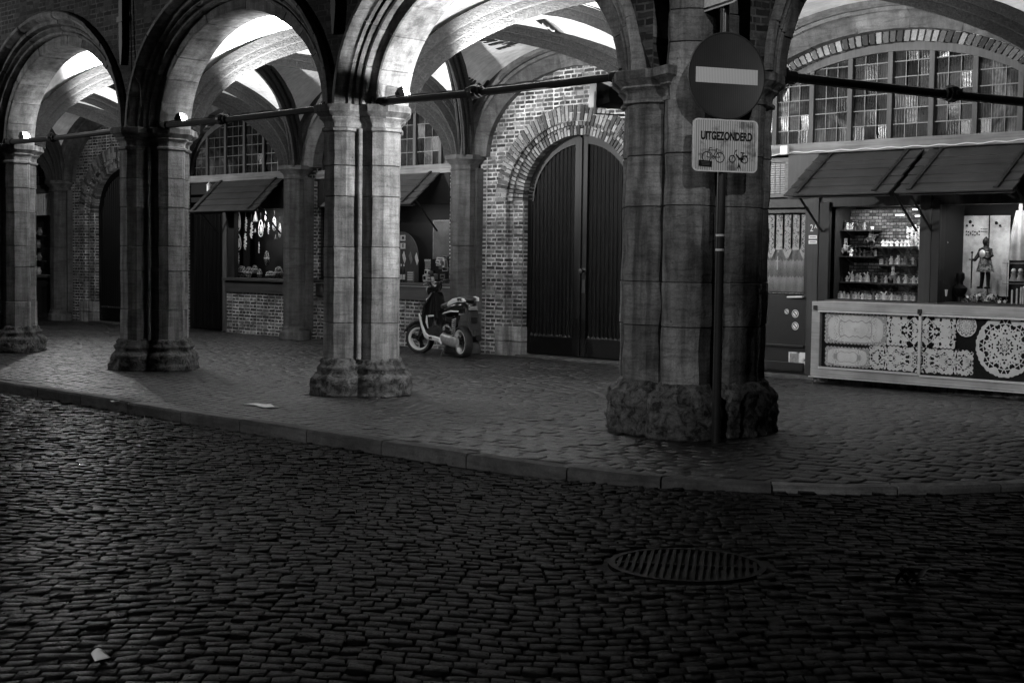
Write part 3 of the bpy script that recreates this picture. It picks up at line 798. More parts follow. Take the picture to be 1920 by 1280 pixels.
arched_window('arched leaded window above the narrow door and display of hanging masks', -15.4, 1.95, 1.12, 3.12, 6.0, 3.10, 6, 6, 'arched leaded windows', 32, 'brick wall strips around the shop front with hanging masks', -17.6, -13.2, .13)
arched_window('arched leaded window glimpsed right of the middle pier above the scooter', -11.0, 1.95, 1.12, 3.12, 6.0, 3.08, 6, 5, 'arched leaded windows', 33, 'brick wall behind the scooter under the shop window', -13.2, -8.7, .13)
arched_window('sliver of leaded window at the far left beside the farthest column', -24.2, 1.9, 1.12, 3.12, 6.0, 3.1, 6, 5, 'arched leaded windows', 34, 'brick wall of the farthest shop front at the far left', -26.3, -22.1, .13)
# dark rooms behind the windows
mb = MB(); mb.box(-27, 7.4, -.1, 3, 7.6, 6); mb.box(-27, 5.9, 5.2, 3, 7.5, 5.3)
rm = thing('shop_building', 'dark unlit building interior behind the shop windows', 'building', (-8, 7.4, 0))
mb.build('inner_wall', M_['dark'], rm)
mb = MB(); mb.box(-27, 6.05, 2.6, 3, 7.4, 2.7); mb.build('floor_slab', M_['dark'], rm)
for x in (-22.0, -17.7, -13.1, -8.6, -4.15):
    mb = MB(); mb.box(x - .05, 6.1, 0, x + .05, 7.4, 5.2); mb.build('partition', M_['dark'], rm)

# ================================================================ SHOP FRONTS
def plankawning(label, x0, x1, yt, zt, yb, zb, seed, n=5, battens=(.12, .86)):
    random.seed(seed)
    t = thing('board_awning', label, 'awning', ((x0 + x1) / 2, yt, zt), group='wooden board awnings')
    d = Vector((0, yb - yt, zb - zt)); L = d.length; d.normalize(); nrm = Vector((0, -d.z, d.y)); nrm = nrm if nrm.z > 0 else -nrm
    mb = MB()
    for k in range(n):
        a0, a1 = L * k / n, L * (k + 1) / n + .03
        lift0, lift1 = .0, .012
        e = random.uniform(-.006, .006)
        pts = [(a0, lift1 * .0 + .002), (a1, .020), (a1, .038), (a0, .020)]
        lo = [Vector((x0 + e, yt, zt)) + d * s + nrm * h for s, h in pts]; hi = [Vector((x1 + e, yt, zt)) + d * s + nrm * h for s, h in pts]
        mb.add([tuple(p) for p in lo + hi], [(0, 1, 2, 3), (7, 6, 5, 4), (0, 4, 5, 1), (1, 5, 6, 2), (2, 6, 7, 3), (3, 7, 4, 0)])
    mb.build('boards', M_['awning'], t)
    for bt in battens:
        mb = MB(); xx = x0 + (x1 - x0) * bt
        for (u0, u1, h) in ((0, L + .0, .05),):
            lo = [Vector((xx - .03, yt, zt)) + d * s + nrm * q for s, q in ((-.02, .03), (u1, .048), (u1, .062), (-.02, .045))]; hi = [p + Vector((.06, 0, 0)) for p in lo]
            mb.add([tuple(p) for p in lo + hi], [(0, 1, 2, 3), (7, 6, 5, 4), (0, 4, 5, 1), (1, 5, 6, 2), (2, 6, 7, 3), (3, 7, 4, 0)])
        for q in range(14):
            p = Vector((xx, yt, zt)) + d * (L * (q + .5) / 14) + nrm * .058; mb.ball(p, .007, 6)
        mb.build('batten', M_['woodz'], t)
    for xx in (x0 + .06, x1 - .06):
        mb = MB(); mb.tube([(xx, yb + .12, zb + .08), (xx, yt - .02, zb - .42)], .016, 6); mb.build('strut', M_['iron'], t)
    mb = MB(); lo = [Vector((x0, yb + .02, zb - .005)), Vector((x1, yb + .1, zb + .03))]
    mb.box(x0 + .02, yb + .04, zb - .02, x1 - .02, yb + .08, zb + .02); mb.build('front_rail', M_['woodz'], t)
    return t
plankawning('left board awning over the shop display with miniature figures', -2.26, -.79, 5.88, 2.90, 5.1, 2.345, 41)
plankawning('right board awning over the shop display with the knight statue', -.71, .75, 5.88, 2.90, 5.1, 2.345, 42)
plankawning('board awning above the display of hanging masks, left of the middle pier', -16.22, -14.0, 5.9, 2.97, 5.27, 2.36, 43, battens=(.08, .9))
plankawning('board awning just right of the middle pier above the scooter', -12.0, -9.6, 5.9, 2.93, 5.27, 2.39, 44, battens=(.1, .9))

def beam(parent, x0, x1, y0, y1, z0, z1, name='transom_beam', m='beam'):
    mb = MB(); N = int((x1 - x0) / .15) + 2; rings = []
    for i in range(N):
        x = x0 + (x1 - x0) * i / (N - 1); w = lambda k: .006 * noise.noise(Vector((x * 2, k * 7, 0)))
        rings.append([(x, y0 + w(1), z0 + w(2)), (x, y1, z0 + w(2)), (x, y1, z1 + w(3)), (x, y0 + w(4), z1 + w(3))])
    mb.loft(rings); return mb.build(name, M_[m], parent, bev=.008)

# ---- big lace shop (right)
sh = thing('timber_shop', 'timber shop front of the lace shop right of the corner pier', 'shop front', (-1, 5.95, 0), group='timber shop fronts')
beam(sh, -3.6, 1.5, 5.83, 6.05, 2.93, 3.07)
mb = MB()
mb.box(-3.6, 5.9, 2.24, 1.5, 6.05, 2.36); mb.build('header', M_['woodz'], sh, bev=.006)
for xa, xb, m in ((-2.42, -2.26, 'woodz'), (-2.25, -2.1, 'iron'), (-.82, -.66, 'woodz'), (-.655, -.55, 'iron'), (1.0, 1.2, 'woodz')):
    mb = MB(); mb.box(xa, 5.87, .05, xb, 6.02, 2.93 if m == 'woodz' else 2.3); mb.build('post', M_[m], sh, bev=.008)
mb = MB(); mb.box(-2.1, 5.8, .98, 1.1, 6.0, 1.05); mb.build('window_sill', M_['wood'], sh, bev=.006)
mb = MB(); mb.box(-2.1, 5.9, .1, 1.1, 6.0, .98); mb.build('lower_panel', M_['dark'], sh)
mb = MB(); mb.box(-2.09, 5.90, 1.05, -.83, 5.906, 2.24); mb.build('pane', M_['glass'], sh)
mb = MB(); mb.box(-.54, 5.90, 1.05, 1.0, 5.906, 2.24); mb.build('pane', M_['glass'], sh)
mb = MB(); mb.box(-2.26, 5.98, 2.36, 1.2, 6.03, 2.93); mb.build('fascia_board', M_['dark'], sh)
# stone plinth
pl = thing('stone_plinth', 'rough dark stone plinth under the lace counter', 'plinth', (-.5, 5.5, 0))
mb = MB(); P_ = [(-2.05, 5.52), (2.2, 5.36), (2.2, 6.1), (-2.05, 6.1)]
pbase(mb, P_, [(0, -.05), (.01, .06), (0, .12), (-.01, .14)], (0, 0), 5, .02); mb.build('masonry', M_['base'], pl, smooth='all')
mb = MB(); mb.box(-3.6, 5.75, -.02, -2.05, 6.1, .05); mb.build('door_step', M_['column'], pl, bev=.01)

# vent with louvres left of the awning
vt = thing('louvre_vent', 'pale framed louvre vent beside the corner pier above the lace door', 'vent', (-2.9, 5.93, 2.4))
mb = MB(); 
for (xa, za, xb, zb) in ((-3.2, 2.38, -2.75, 2.42), (-3.2, 2.84, -2.75, 2.9), (-2.80, 2.42, -2.75, 2.84), (-3.2, 2.42, -3.16, 2.84)): mb.box(xa, 5.88, za, xb, 5.94, zb)
mb.build('frame', M_['beam'], vt, bev=.004)
mb = MB()
for i in range(14): mb.box(-3.16, 5.90, 2.43 + i * .03, -2.8, 5.93, 2.437 + i * .03, None)
for i in range(5): mb.box(-3.13 + i * .08, 5.895, 2.42, -3.125 + i * .08, 5.90, 2.84)
mb.build('slats', M_['lead'], vt)
mb = MB(); mb.box(-3.16, 5.94, 2.42, -2.8, 5.96, 2.84); mb.build('backing', M_['ceramicg'], vt)
mb = MB(); mb.box(-2.74, 5.86, 2.36, -2.28, 5.97, 2.93); mb.build('box_panel', M_['woodz'], vt)

# junction box and cable
jb = thing('junction_box', 'small white junction box with a cable clipped along the beam', 'junction box', (-2.74, 5.8, 2.98))
mb = MB(); mb.box(-2.82, 5.77, 2.93, -2.70, 5.83, 3.05); mb.build('box', M_['white'], jb, bev=.012)
mb = MB(); pts = []
for i in range(60):
    x = -2.7 + 4.2 * i / 59; pts.append((x, 5.822, 2.955 + .008 * sin(i * 1.3) + (.03 * (x / 1.5) if x > 0 else 0)))
mb.tube(pts, .006, 6); mb.tube([(-2.82, 5.822, 2.95), (-2.95, 5.822, 2.93), (-3.2, 5.822, 2.92)], .006, 6)
mb.build('cable', M_['white'], jb, smooth=True)

# ---- lace materials
def m_lace(name, light, darkc, kind, cx=0, cz=0, sc=1.0, n=8, R0=.3, th=.5):
    g = G(name); s = g.n('SeparateXYZ', None, Vector=g.co); x = g.math('SUBTRACT', s.outputs[0], cx); z = g.math('SUBTRACT', s.outputs[2], cz)
    if kind == 'mirror':
        ax = g.math('ABSOLUTE', x); az = g.math('ABSOLUTE', z)
        v = g.n('CombineXYZ', None, X=ax, Y=az, Z=cx * 3.1).outputs[0]
        nn = g.noise(11 * sc, 1, .4, v=v, dist=1.6)
        vo = g.n('TexVoronoi', {'feature': 'DISTANCE_TO_EDGE'}, Vector=v, Scale=13.0 * sc).outputs[0]
        f = g.math('ADD', g.ramp(nn, [(.50, 1), (.54, 0)]), g.ramp(vo, [(.05, 1), (.07, 0)]))
        f = g.math('MINIMUM', f, 1)
    elif kind == 'polar':
        r = g.math('SQRT', g.math('ADD', g.mul(x, x), g.mul(z, z))); a = g.math('ARCTAN2', z, x)
        w = 2 * pi / n; fa = g.math('ABSOLUTE', g.math('SUBTRACT', g.math('MODULO', g.math('ADD', a, 7 * w * 10), w), w / 2))
        rr = g.math('DIVIDE', r, R0)
        v = g.n('CombineXYZ', None, X=g.mul(rr, 2.6), Y=g.mul(g.mul(fa, rr), 2.6), Z=cx).outputs[0]
        vo = g.n('TexVoronoi', {'feature': 'DISTANCE_TO_EDGE'}, Vector=v, Scale=2.4).outputs[0]
        petal = g.math('COSINE', g.mul(fa, float(n * 1.0)))
        rings = g.math('SINE', g.math('ADD', g.mul(rr, 15.0), g.mul(petal, 1.9)))
        f = g.math('ADD', g.ramp(rings, [(.42, 0), (.5, 1)]), g.ramp(vo, [(.09, 1), (.12, 0)]))
        edge = g.math('ABSOLUTE', g.math('SUBTRACT', rr, .95)); f = g.math('ADD', f, g.ramp(edge, [(.05, 1), (.06, 0)]))
        edge = g.math('ABSOLUTE', g.math('SUBTRACT', rr, .36)); f = g.math('ADD', f, g.ramp(edge, [(.05, 1), (.06, 0)]))
        f = g.math('MINIMUM', f, 1)
    elif kind == 'curtain':
        sx = g.math('SINE', g.mul(x, 60.0 * sc)); az = g.math('ABSOLUTE', sx)
        tri = g.math('FRACT', g.math('ADD', g.mul(z, 4.6), g.mul(az, .12)))
        sq = g.n('TexVoronoi', None, Vector=g.vec((85, 1, 60)), Scale=1.0).outputs[0]
        f = g.math('ADD', g.ramp(tri, [(0, .9), (.06, .95), (.08, .25), (.5, .35), (.9, .7)]), g.mul(g.ramp(sq, [(.2, 0), (.4, 1)]), .3))
        f = g.math('MINIMUM', f, 1)
    else:  # embroidered cloth
        ax = g.math('ABSOLUTE', x); az = g.math('ABSOLUTE', z)
        ex = g.math('DIVIDE', ax, R0); ez = g.math('DIVIDE', az, th)
        d = g.math('POWER', g.math('ADD', g.math('POWER', ex, 4), g.math('POWER', ez, 4)), .25)
        wob = g.mul(g.math('SINE', g.mul(ax, 55.0)), .06)
        line = g.ramp(g.math('ABSOLUTE', g.math('SUBTRACT', g.math('ADD', d, wob), .55)), [(.02, 1), (.045, 0)])
        fl = g.ramp(g.noise(60, 2, .5, v=g.n('CombineXYZ', None, X=ax, Y=az, Z=1.0).outputs[0]), [(.52, 0), (.58, 1)])
        band = g.ramp(g.math('ABSOLUTE', g.math('SUBTRACT', ex, .55)), [(.1, 1), (.2, 0)])
        f = g.math('SUBTRACT', 1.0, g.mul(g.math('MAXIMUM', line, g.mul(fl, band)), .6))
        lace = g.ramp(d, [(.90, 0), (.93, 1)])
        vo = g.n('TexVoronoi', None, Vector=g.vec((34, 34, 34)), Scale=1.0).outputs[0]
        f = g.math('SUBTRACT', f, g.mul(g.mul(lace, g.ramp(vo, [(.25, 0), (.4, 1)])), .6))
    fold = g.ramp(g.noise(6, 2), [(.3, .85), (.7, 1.05)])
    return g.fin(g.mul(g.mix(f, darkc, light), fold), .9, f, .2, .002, .1)
LW = .62
# door of the lace shop
dr = thing('shop_door', 'dark shop door with lace curtains and stickers beside the corner pier', 'door', (-2.75, 5.93, 0))
mb = MB(); mb.box(-3.5, 5.92, .06, -2.44, 5.96, 1.09); mb.box(-3.5, 5.92, 1.09, -3.3, 5.96, 2.22); mb.box(-2.50, 5.92, 1.09, -2.44, 5.96, 2.22); mb.box(-3.3, 5.92, 2.17, -2.5, 5.96, 2.22); mb.build('door_leaf', M_['black'], dr, bev=.005)
mb = MB(); mb.box(-3.3, 5.935, 1.09, -2.5, 5.94, 2.17); mb.build('pane', M_['glass'], dr)
mb = MB(); mb.box(-3.3, 5.90, 1.12, -2.5, 5.915, 1.135); mb.box(-3.32, 5.885, .4, -2.46, 5.92, .43); mb.box(-3.32, 5.885, .09, -2.46, 5.92, .2); mb.build('rails', M_['black'], dr, bev=.004)
mb = MB(); mb.tube([(-2.72, 5.88, 1.06), (-2.48, 5.87, 1.07)], .014, 8); mb.tube([(-2.5, 5.92, 1.07), (-2.5, 5.87, 1.07)], .012, 8); mb.build('handle', M_['alu'], dr, smooth=True)
stickM = M_['white']
for (px, py, r) in ((1475, 584, .033), (1491, 588, .052), (1491, 611, .052)):
    p = at(px, py, Y=5.917)
    def disc(mb, r0, r1, yy):
        mb.loft([[(p.x + r * cos(2 * pi * k / 24), yy, p.z + r * sin(2 * pi * k / 24)) for k in range(24)] for r in (r0, r1)], cap=False)
    mb = MB(); mb.lathe([(.0001, 0), (r, 0), (r, .002), (.0001, .002)], 24, T(p.x, 5.918, p.z) @ R(x=pi / 2)); st = mb.build('sticker', stickM, dr); subworld(st, dr)
    mb = MB(); disc(mb, r * .66, r * .84, 5.9145); mb.box(-r * .7, -.0005, -.006, r * .7, .0005, .006, T(p.x, 5.9138, p.z) @ R(y=radians(45))); mb.build('prohibition_mark', M_['black'], st)
p0 = at(1479, 659, Y=5.917); p1 = at(1516, 691, Y=5.917)
mb = MB(); mb.box(p0.x, 5.914, p1.z, p1.x, 5.918, p0.z)
g = G('poster_print'); v = g.noise(9, 4, .6); s = g.n('SeparateXYZ', None, Vector=g.co).outputs[2]
pm = g.fin(g.ramp(v, [(.42, .05), (.5, .5), (.6, .7)]), .5); o = mb.build('poster', pm, dr)
mb = MB(); mb.box(p0.x + .02, 5.9125, p1.z + .02, p0.x + .16, 5.9139, p0.z - .02); mb.build('poster_print', M_['ceramicg'], subworld(o, dr))
cu = thing('lace_curtain', 'patterned lace net curtain hanging inside the shop door', 'curtain', (-2.9, 5.99, 1.1))
mb = MB(); mb.grid(lambda u, v: (-3.3 + .8 * u, 5.99 + .012 * sin(u * 40), 1.1 + .86 * v), 60, 4); mb.build('net', m_lace('net_curtain', .5, .03, 'curtain', -2.9, 1.1, 1.0), cu, smooth=True)
va2 = thing('lace_valance', 'white pointed lace valance across the top of the shop door pane', 'valance', (-2.9, 5.965, 1.8))
vm = m_lace('valance_lace', .75, .12, 'mirror', 0, 0, 2.2); 
px = [1452, 1473, 1487, 1504, 1520, 1527]
xs_ = [-3.24, -3.105, -2.965, -2.83, -2.695, -2.56, -2.5]
mb1 = MB(); mb2 = MB()
for i in range(6):
    a, b = -3.26 + i * .132, -3.26 + (i + 1) * .132; zt, zb = 2.15, 1.70; pt = i % 2 == 0 and 0 or 1
    tip = zb - (.13 if i in (1, 3, 5) else 0); c = (a + b) / 2
    mb1.add([(a, 5.97, zt), (b, 5.97, zt), (b, 5.97, zb), (c, 5.97, tip), (a, 5.97, zb)], [(0, 1, 2, 3, 4)])
    for q, q2 in (((a, zt), (a, zb)), ((a, zb), (c, tip)), ((c, tip), (b, zb)), ((b, zb), (b, zt))):
        dx, dz = q2[0] - q[0], q2[1] - q[1]; L = math.hypot(dx, dz); nx, nz = -dz / L * .014, dx / L * .014
        mb2.add([(q[0] - nx, 5.966, q[1] - nz), (q2[0] - nx, 5.966, q2[1] - nz), (q2[0] + nx, 5.966, q2[1] + nz), (q[0] + nx, 5.966, q[1] + nz)], [(0, 1, 2, 3)])
mb1.build('lace_panels', vm, va2, fixn=False); mb2.build('ribbon_edges', M_['white'], va2, fixn=False)
mb = MB(); mb.ball((-2.93, 5.955, 1.66), .012, 8); mb.box(-2.945, 5.95, 1.42, -2.93, 5.956, 1.6); mb.box(-2.965, 5.949, 1.53, -2.912, 5.957, 1.545); mb.build('hanging_ornament', M_['white'], va2)
# house number
hn = thing('house_number', 'white house number 2A on the timber post by the lace door', 'house number', (-2.34, 5.86, 1.9))
p = at(1531, 424, Y=5.86)
text('numeral', '2', .13, M_['white'], hn, T(-2.36, 5.864, 1.965) @ R(x=pi / 2), .001, .8)
text('letter', 'A', .07, M_['white'], hn, T(-2.30, 5.864, 1.985) @ R(x=pi / 2), .001, .9)
for z in (1.83, 1.765):
    mb = MB(); mb.box(-2.40, 5.862, z, -2.275, 5.866, z + .045); o = mb.build('name_plate', M_['white'], hn)
    mb = MB(); mb.box(-2.385, 5.8605, z + .016, -2.29, 5.8615, z + .026); mb.build('lettering', M_['black'], subworld(o, hn))

# ---- counter with lace
ct = thing('lace_counter', 'pale wooden counter case with glazed front full of lace', 'counter', (-.5, 5.4, .1))
CY = 5.3
for (xa, za, xb, zb, nm) in ((-1.96, .93, 2.0, 1.035, 'top_rail'), (-1.96, .10, 2.0, .20, 'bottom_rail'), (-1.96, .20, -1.84, .93, 'end_stile')):
    mb = MB(); mb.box(xa, CY, za, xb, 5.8, zb) if nm != 'end_stile' else mb.box(xa, CY + .002, za, xb, 5.8, zb); mb.build(nm, M_['counterwood'], ct, bev=.006)
for (xa, za, xb, zb) in ((-1.86, .905, 2, .928), (-1.84, .20, -.46, .225), (-.44, .185, 2, .21), (-.47, .2, -.435, .93), (-1.98, .085, 2, .098)):
    mb = MB(); mb.box(xa, CY - .012, za, xb, CY - .002, zb); mb.build('metal_strip', M_['alu'], ct)
for x in (-1.9, -.46):
    mb = MB(); mb.box(x - .025, CY - .02, .93, x + .025, CY - .003, .985); mb.build('latch', M_['iron'], ct)
mb = MB(); mb.box(-1.84, CY + .06, .2, 2, CY + .08, .93); mb.build('backing_board', M_['black'], ct)
mb = MB(); mb.box(-1.84, CY + .004, .2, 2, CY + .008, .93); mb.build('pane', m_glass('counter_glass', .03, .92), ct)
def cloth(name, label, x0, z0, x1, z1, kind, y, mt, scal=True):
    mb = MB(); t = []
    nx = max(2, round(abs(x1 - x0) / .05)); nz = max(2, round(abs(z1 - z0) / .05)); pts = []
    r = .016 if scal else 0
    for i in range(nx * 4): u = i / (nx * 4); pts.append((x0 + (x1 - x0) * u, z0 - r * abs(sin(u * nx * pi))))
    for i in range(nz * 4): u = i / (nz * 4); pts.append((x1 + r * abs(sin(u * nz * pi)), z0 + (z1 - z0) * u))
    for i in range(nx * 4): u = i / (nx * 4); pts.append((x1 - (x1 - x0) * u, z1 + r * abs(sin(u * nx * pi))))
    for i in range(nz * 4): u = i / (nz * 4); pts.append((x0 - r * abs(sin(u * nz * pi)), z1 - (z1 - z0) * u))
    mb.prism(pts, y, y + .003, 'y'); o = mb.build(name, mt, None); o['label'] = label; o['category'] = 'lace cloth'; o['group'] = 'lace cloths in the counter case'
    return o
def q(px, py, y=CY + .05): return at(px, py, Y=y)
def clothpx(label, a, b, kind, y, **k):
    A, B = q(*a, y), q(*b, y); cx, cz = (A.x + B.x) / 2, (A.z + B.z) / 2
    if kind == 'emb': mt = m_lace('embroidered_lace', .82, .2, 'emb', cx, cz, R0=abs(B.x - A.x) / 2, th=abs(B.z - A.z) / 2)
    else: mt = m_lace('cutwork_lace', .85, .012, 'mirror', cx, cz, k.get('sc', 1))
    return cloth('lace_tablecloth', label, A.x, min(A.z, B.z), B.x, max(A.z, B.z), kind, y, mt)
clothpx('embroidered cloth with scalloped lace edge, upper left in the counter', (1549, 588), (1660, 647), 'emb', CY + .040)
clothpx('smaller embroidered cloth in the lower left corner of the counter', (1549, 650), (1628, 689), 'emb', CY + .046)
clothpx('cutwork cloth behind the counter post, upper row', (1664, 590), (1790, 652), 'cut', CY + .034)
clothpx('wide cutwork cloth low in the counter, below the other cutwork cloth', (1632, 648), (1822, 703), 'cut', CY + .052, sc=1.15)
def doily(label, px, py, R0, n, y):
    c = q(px, py, y); mb = MB(); m_ = 2 * n
    pts = [(c.x + R0 * (1 + .035 * abs(sin(m_ * pi * i / 160))) * cos(2 * pi * i / 160), c.z + R0 * (1 + .035 * abs(sin(m_ * pi * i / 160))) * sin(2 * pi * i / 160)) for i in range(160)]
    mb.prism(pts, y, y + .003, 'y'); o = mb.build('round_doily', m_lace('round_lace', .85, .012, 'polar', c.x, c.z, n=n, R0=R0), None)
    o['label'] = label; o['category'] = 'doily'; o['group'] = 'lace cloths in the counter case'; return o
doily('small round lace doily between the cutwork cloth and the large doily', 1812, 611, .125, 12, CY + .040)
doily('large round lace doily at the right edge of the counter', 1884, 650, .345, 8, CY + .046)
for (px, py) in ((1604, 618), (1785, 621), (1815, 676), (1882, 639), (1812, 611)):
    c = q(px, py, CY + .03); mb = MB(); mb.box(c.x - .03, CY + .028, c.z - .03, c.x + .03, CY + .030, c.z + .03)
    o = mb.build('price_tag', M_['white'], None); tag(o, {1604: 'small price tag on the upper embroidered cloth', 1785: 'small price tag at the right edge of the upper cutwork cloth', 1815: 'small price tag near the right end of the lower cutwork cloth', 1882: 'small price tag on the large round doily', 1812: 'small price tag on the small round doily'}[px], 'price tag', 'price tags on the lace')
    mb = MB(); 
    for k in range(3): mb.box(c.x - .02, CY + .0270, c.z + .012 - k * .014, c.x + .018 - k * .006, CY + .0275, c.z + .016 - k * .014)
    mb.build('lettering', M_['ceramicg'], o)
# ================================================================ DISPLAY WINDOWS OF THE LACE SHOP
def backpanel(label, x0, x1, z0, z1, y, mt, name='back_panel'):
    t = thing(name, label, 'panel', ((x0 + x1) / 2, y, z0)); mb = MB(); mb.box(x0, y, z0, x1, y + .02, z1); mb.build('board', mt, t); return t
backpanel('brick-patterned back panel of the miniature figure display', -2.09, -.84, 1.05, 2.22, 6.36, M_['shelfbrick'])
dl = thing('display_box', 'dark display floor and side boards inside the two shop windows', 'display case', (-.5, 6.1, 1))
mb = MB(); mb.box(-2.1, 5.92, 1.0, 1.05, 6.6, 1.06); mb.build('floor_board', M_['wood'], dl)
pass
for xa, xb in ((-.84, -.80), (-.60, -.56), (-2.12, -2.1)):
    mb = MB(); mb.box(xa, 5.92, 1.06, xb, 6.5, 2.3); mb.build('side_board', M_['dark'], dl)
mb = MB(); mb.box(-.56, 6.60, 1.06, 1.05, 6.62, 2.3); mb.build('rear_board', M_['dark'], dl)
for (x, z, w) in ((-1.02, 2.20, .16), (-1.28, 2.135, .12), (-1.0, 2.12, .13)):
    t = thing('tube_lamp', {-1.02: 'thin bright tube lamp high in the figure display', -1.28: 'short tube lamp low on the left of the display ceiling', -1.0: 'short tube lamp below the thin bright one'}[x], 'lamp', (x, 6.2, z), group='tube lamps in the display')
    mb = MB(); mb.tube([(x - w / 2, 6.2, z), (x + w / 2, 6.2, z)], .007, 8); mb.build('tube', M_['tubelamp'], t)
    mb = MB(); mb.box(x - w / 2 - .01, 6.19, z + .008, x + w / 2 + .01, 6.21, z + .022); mb.build('holder', M_['black'], t)
light('hidden_display_light', 'AREA', (-1.45, 6.02, 2.22), 15, 1.0, (-1.45, 6.25, 1.3), sy=.08)
light('hidden_display_light', 'AREA', (.15, 5.99, 2.22), 9, .9, (.15, 6.3, 1.4), sy=.08)  # unseen area light added under the header for the statue display

def shelf(px0, px1, py, label, br=True, y0=6.12):
    a = at(px0, py, Y=y0 + .12); b = at(px1, py, Y=y0 + .12); z = (a.z + b.z) / 2; x0, x1 = max(-2.09, a.x), min(-.85, b.x)
    t = thing('display_shelf', label, 'shelf', ((x0 + x1) / 2, y0, z), group='shelves of the figure display')
    mb = MB(); mb.box(x0, y0, z - .018, x1, 6.355, z); mb.build('board', M_['wood'], t)
    if br:
        n = max(1, round((x1 - x0) / .35))
        for k in range(n):
            x = x0 + .06 + (x1 - x0 - .1) * k / max(1, n - .3)
            mb = MB(); mb.prism([(y0 + .02, z - .019), (6.35, z - .019), (6.35, z - .12)], x, x + .016, 'x'); mb.build('bracket', M_['frame'], t)
    return x0, x1, z
SH = [(1565, 1646, 431, 'topmost short shelf at the left of the figure display'), (1563, 1648, 480, 'second short shelf at the left of the figure display'), (1560, 1650, 528, 'third short shelf at the left of the figure display'),
      (1646, 1716, 462, 'upper shelf at the right of the figure display'), (1646, 1728, 496, 'middle shelf at the right of the figure display'), (1648, 1728, 531, 'lower shelf at the right of the figure display')]
shelves = [shelf(*s) for s in SH]
# figure kinds (local coordinates, about 9 cm tall)
def fig_windmill():
    t = thing('windmill_figure', '', 'figurine', world=False)
    mb = MB(); mb.lathe([(.001, 0), (.03, 0), (.03, .008), (.024, .012), (.017, .062), (.012, .078), (.001, .084)], 12); mb.build('tower', M_['ceramic'], t, smooth=True)
    mb = MB()
    for k in range(4):
        A = T(0, -.026, .066) @ R(y=k * pi / 2 + .6); mb.box(-.003, -.002, 0, .003, .002, .055, A); mb.box(.002, -.001, .012, .014, .001, .053, A)
    mb.build('sails', M_['ceramic'], t); return t
def fig_person(mt, hat=True):
    t = thing('small_figurine', '', 'figurine', world=False)
    mb = MB(); mb.lathe([(.001, 0), (.026, 0), (.024, .01), (.018, .035), (.012, .05), (.02, .058), (.017, .068), (.008, .072), (.014, .082), (.013, .094), (.001, .1)], 12)
    mb.tube([(-.018, 0, .062), (-.028, -.008, .045), (-.014, -.02, .04)], .006, 6); mb.tube([(.018, 0, .062), (.028, -.008, .045), (.014, -.02, .04)], .006, 6)
    mb.build('body', mt, t, smooth=True)
    if hat: mb = MB(); mb.lathe([(.001, .09), (.022, .092), (.02, .096), (.011, .098), (.009, .112), (.001, .116)], 10); mb.build('hat', M_['ceramicd'], t, smooth=True)
    return t
def fig_rider():
    t = thing('knight_rider_figure', '', 'figurine', world=False)
    mb = MB(); 
    mb.ball((0, 0, .06), .022, 8, (1.7, .8, 1)); mb.tube([(.03, 0, .065), (.05, 0, .1), (.07, 0, .098)], [.013, .009, .006], 7)
    for x in (-.025, .028):
        for y in (-.01, .01): mb.tube([(x, y, .055), (x + .01, y, .03), (x + .005, y, .0)], [.008, .006, .005], 6)
    mb.tube([(-.035, 0, .065), (-.055, 0, .035)], [.006, .003], 5); mb.build('horse', M_['ceramicg'], t, smooth=True)
    mb = MB(); mb.tube([(0, 0, .075), (0, 0, .11), (0, 0, .115)], [.016, .013, .006], 8); mb.ball((0, 0, .125), .011, 8); mb.tube([(.01, -.012, .1), (.05, -.016, .09)], .005, 5); mb.build('rider', M_['ceramic'], t, smooth=True)
    mb = MB(); mb.tube([(.03, -.018, .07), (.03, -.018, .17)], .0025, 5); mb.box(.0, -.0195, .13, .03, -.0165, .17); mb.build('banner', M_['white'], t)
    return t
def fig_house():
    t = thing('miniature_house', '', 'figurine', world=False)
    mb = MB(); mb.box(-.022, -.016, 0, .022, .016, .055); mb.build('wall', M_['ceramic'], t)
    mb = MB(); mb.prism([(-.026, .055), (-.016, .055), (-.016, .064), (-.01, .064), (-.01, .073), (-.004, .073), (-.004, .082), (.004, .082), (.004, .073), (.01, .073), (.01, .064), (.016, .064), (.016, .055), (.026, .055)], -.018, .018, 'y'); mb.build('stepped_gable', M_['ceramicg'], t)
    mb = MB(); 
    for z in (.014, .034):
        for x in (-.012, .004): mb.box(x, -.0175, z, x + .008, -.0155, z + .012)
    mb.build('windows', M_['black'], t); return t
def fig_plate():
    t = thing('heraldic_shield', '', 'figurine', world=False)
    mb = MB(); mb.prism([(-.035, .12), (.035, .12), (.035, .05), (0, 0), (-.035, .05)], -.006, .006, 'y'); mb.build('shield', M_['ceramicd'], t, bev=.003)
    mb = MB(); mb.prism([(-.024, .108), (0, .108), (0, .06), (-.024, .06)], -.008, -.0065, 'y'); mb.prism([(0, .058), (.022, .058), (.022, .05), (0, .022)], -.008, -.0065, 'y'); mb.build('quarters', M_['ceramic'], t); return t
PROTO = {'w': fig_windmill(), 'c': fig_person(M_['ceramic']), 'g': fig_person(M_['ceramicg'], False), 'd': fig_person(M_['ceramicd']), 'r': fig_rider(), 'h': fig_house(), 's': fig_plate()}
PN = {'w': 'white toy windmill', 'c': 'white figurine with dark hat', 'g': 'grey bare-headed figurine', 'd': 'dark pewter figurine', 'r': 'knight on horseback with banner', 'h': 'tiny stepped-gable house', 's': 'dark heraldic shield'}
PG = {'w': 'toy windmills on the shelf', 'c': 'small figurines on the shelves', 'g': 'small figurines on the shelves', 'd': 'small figurines on the shelves', 'r': 'small figurines on the shelves', 'h': 'tiny houses on the display floor', 's': 'small figurines on the shelves'}
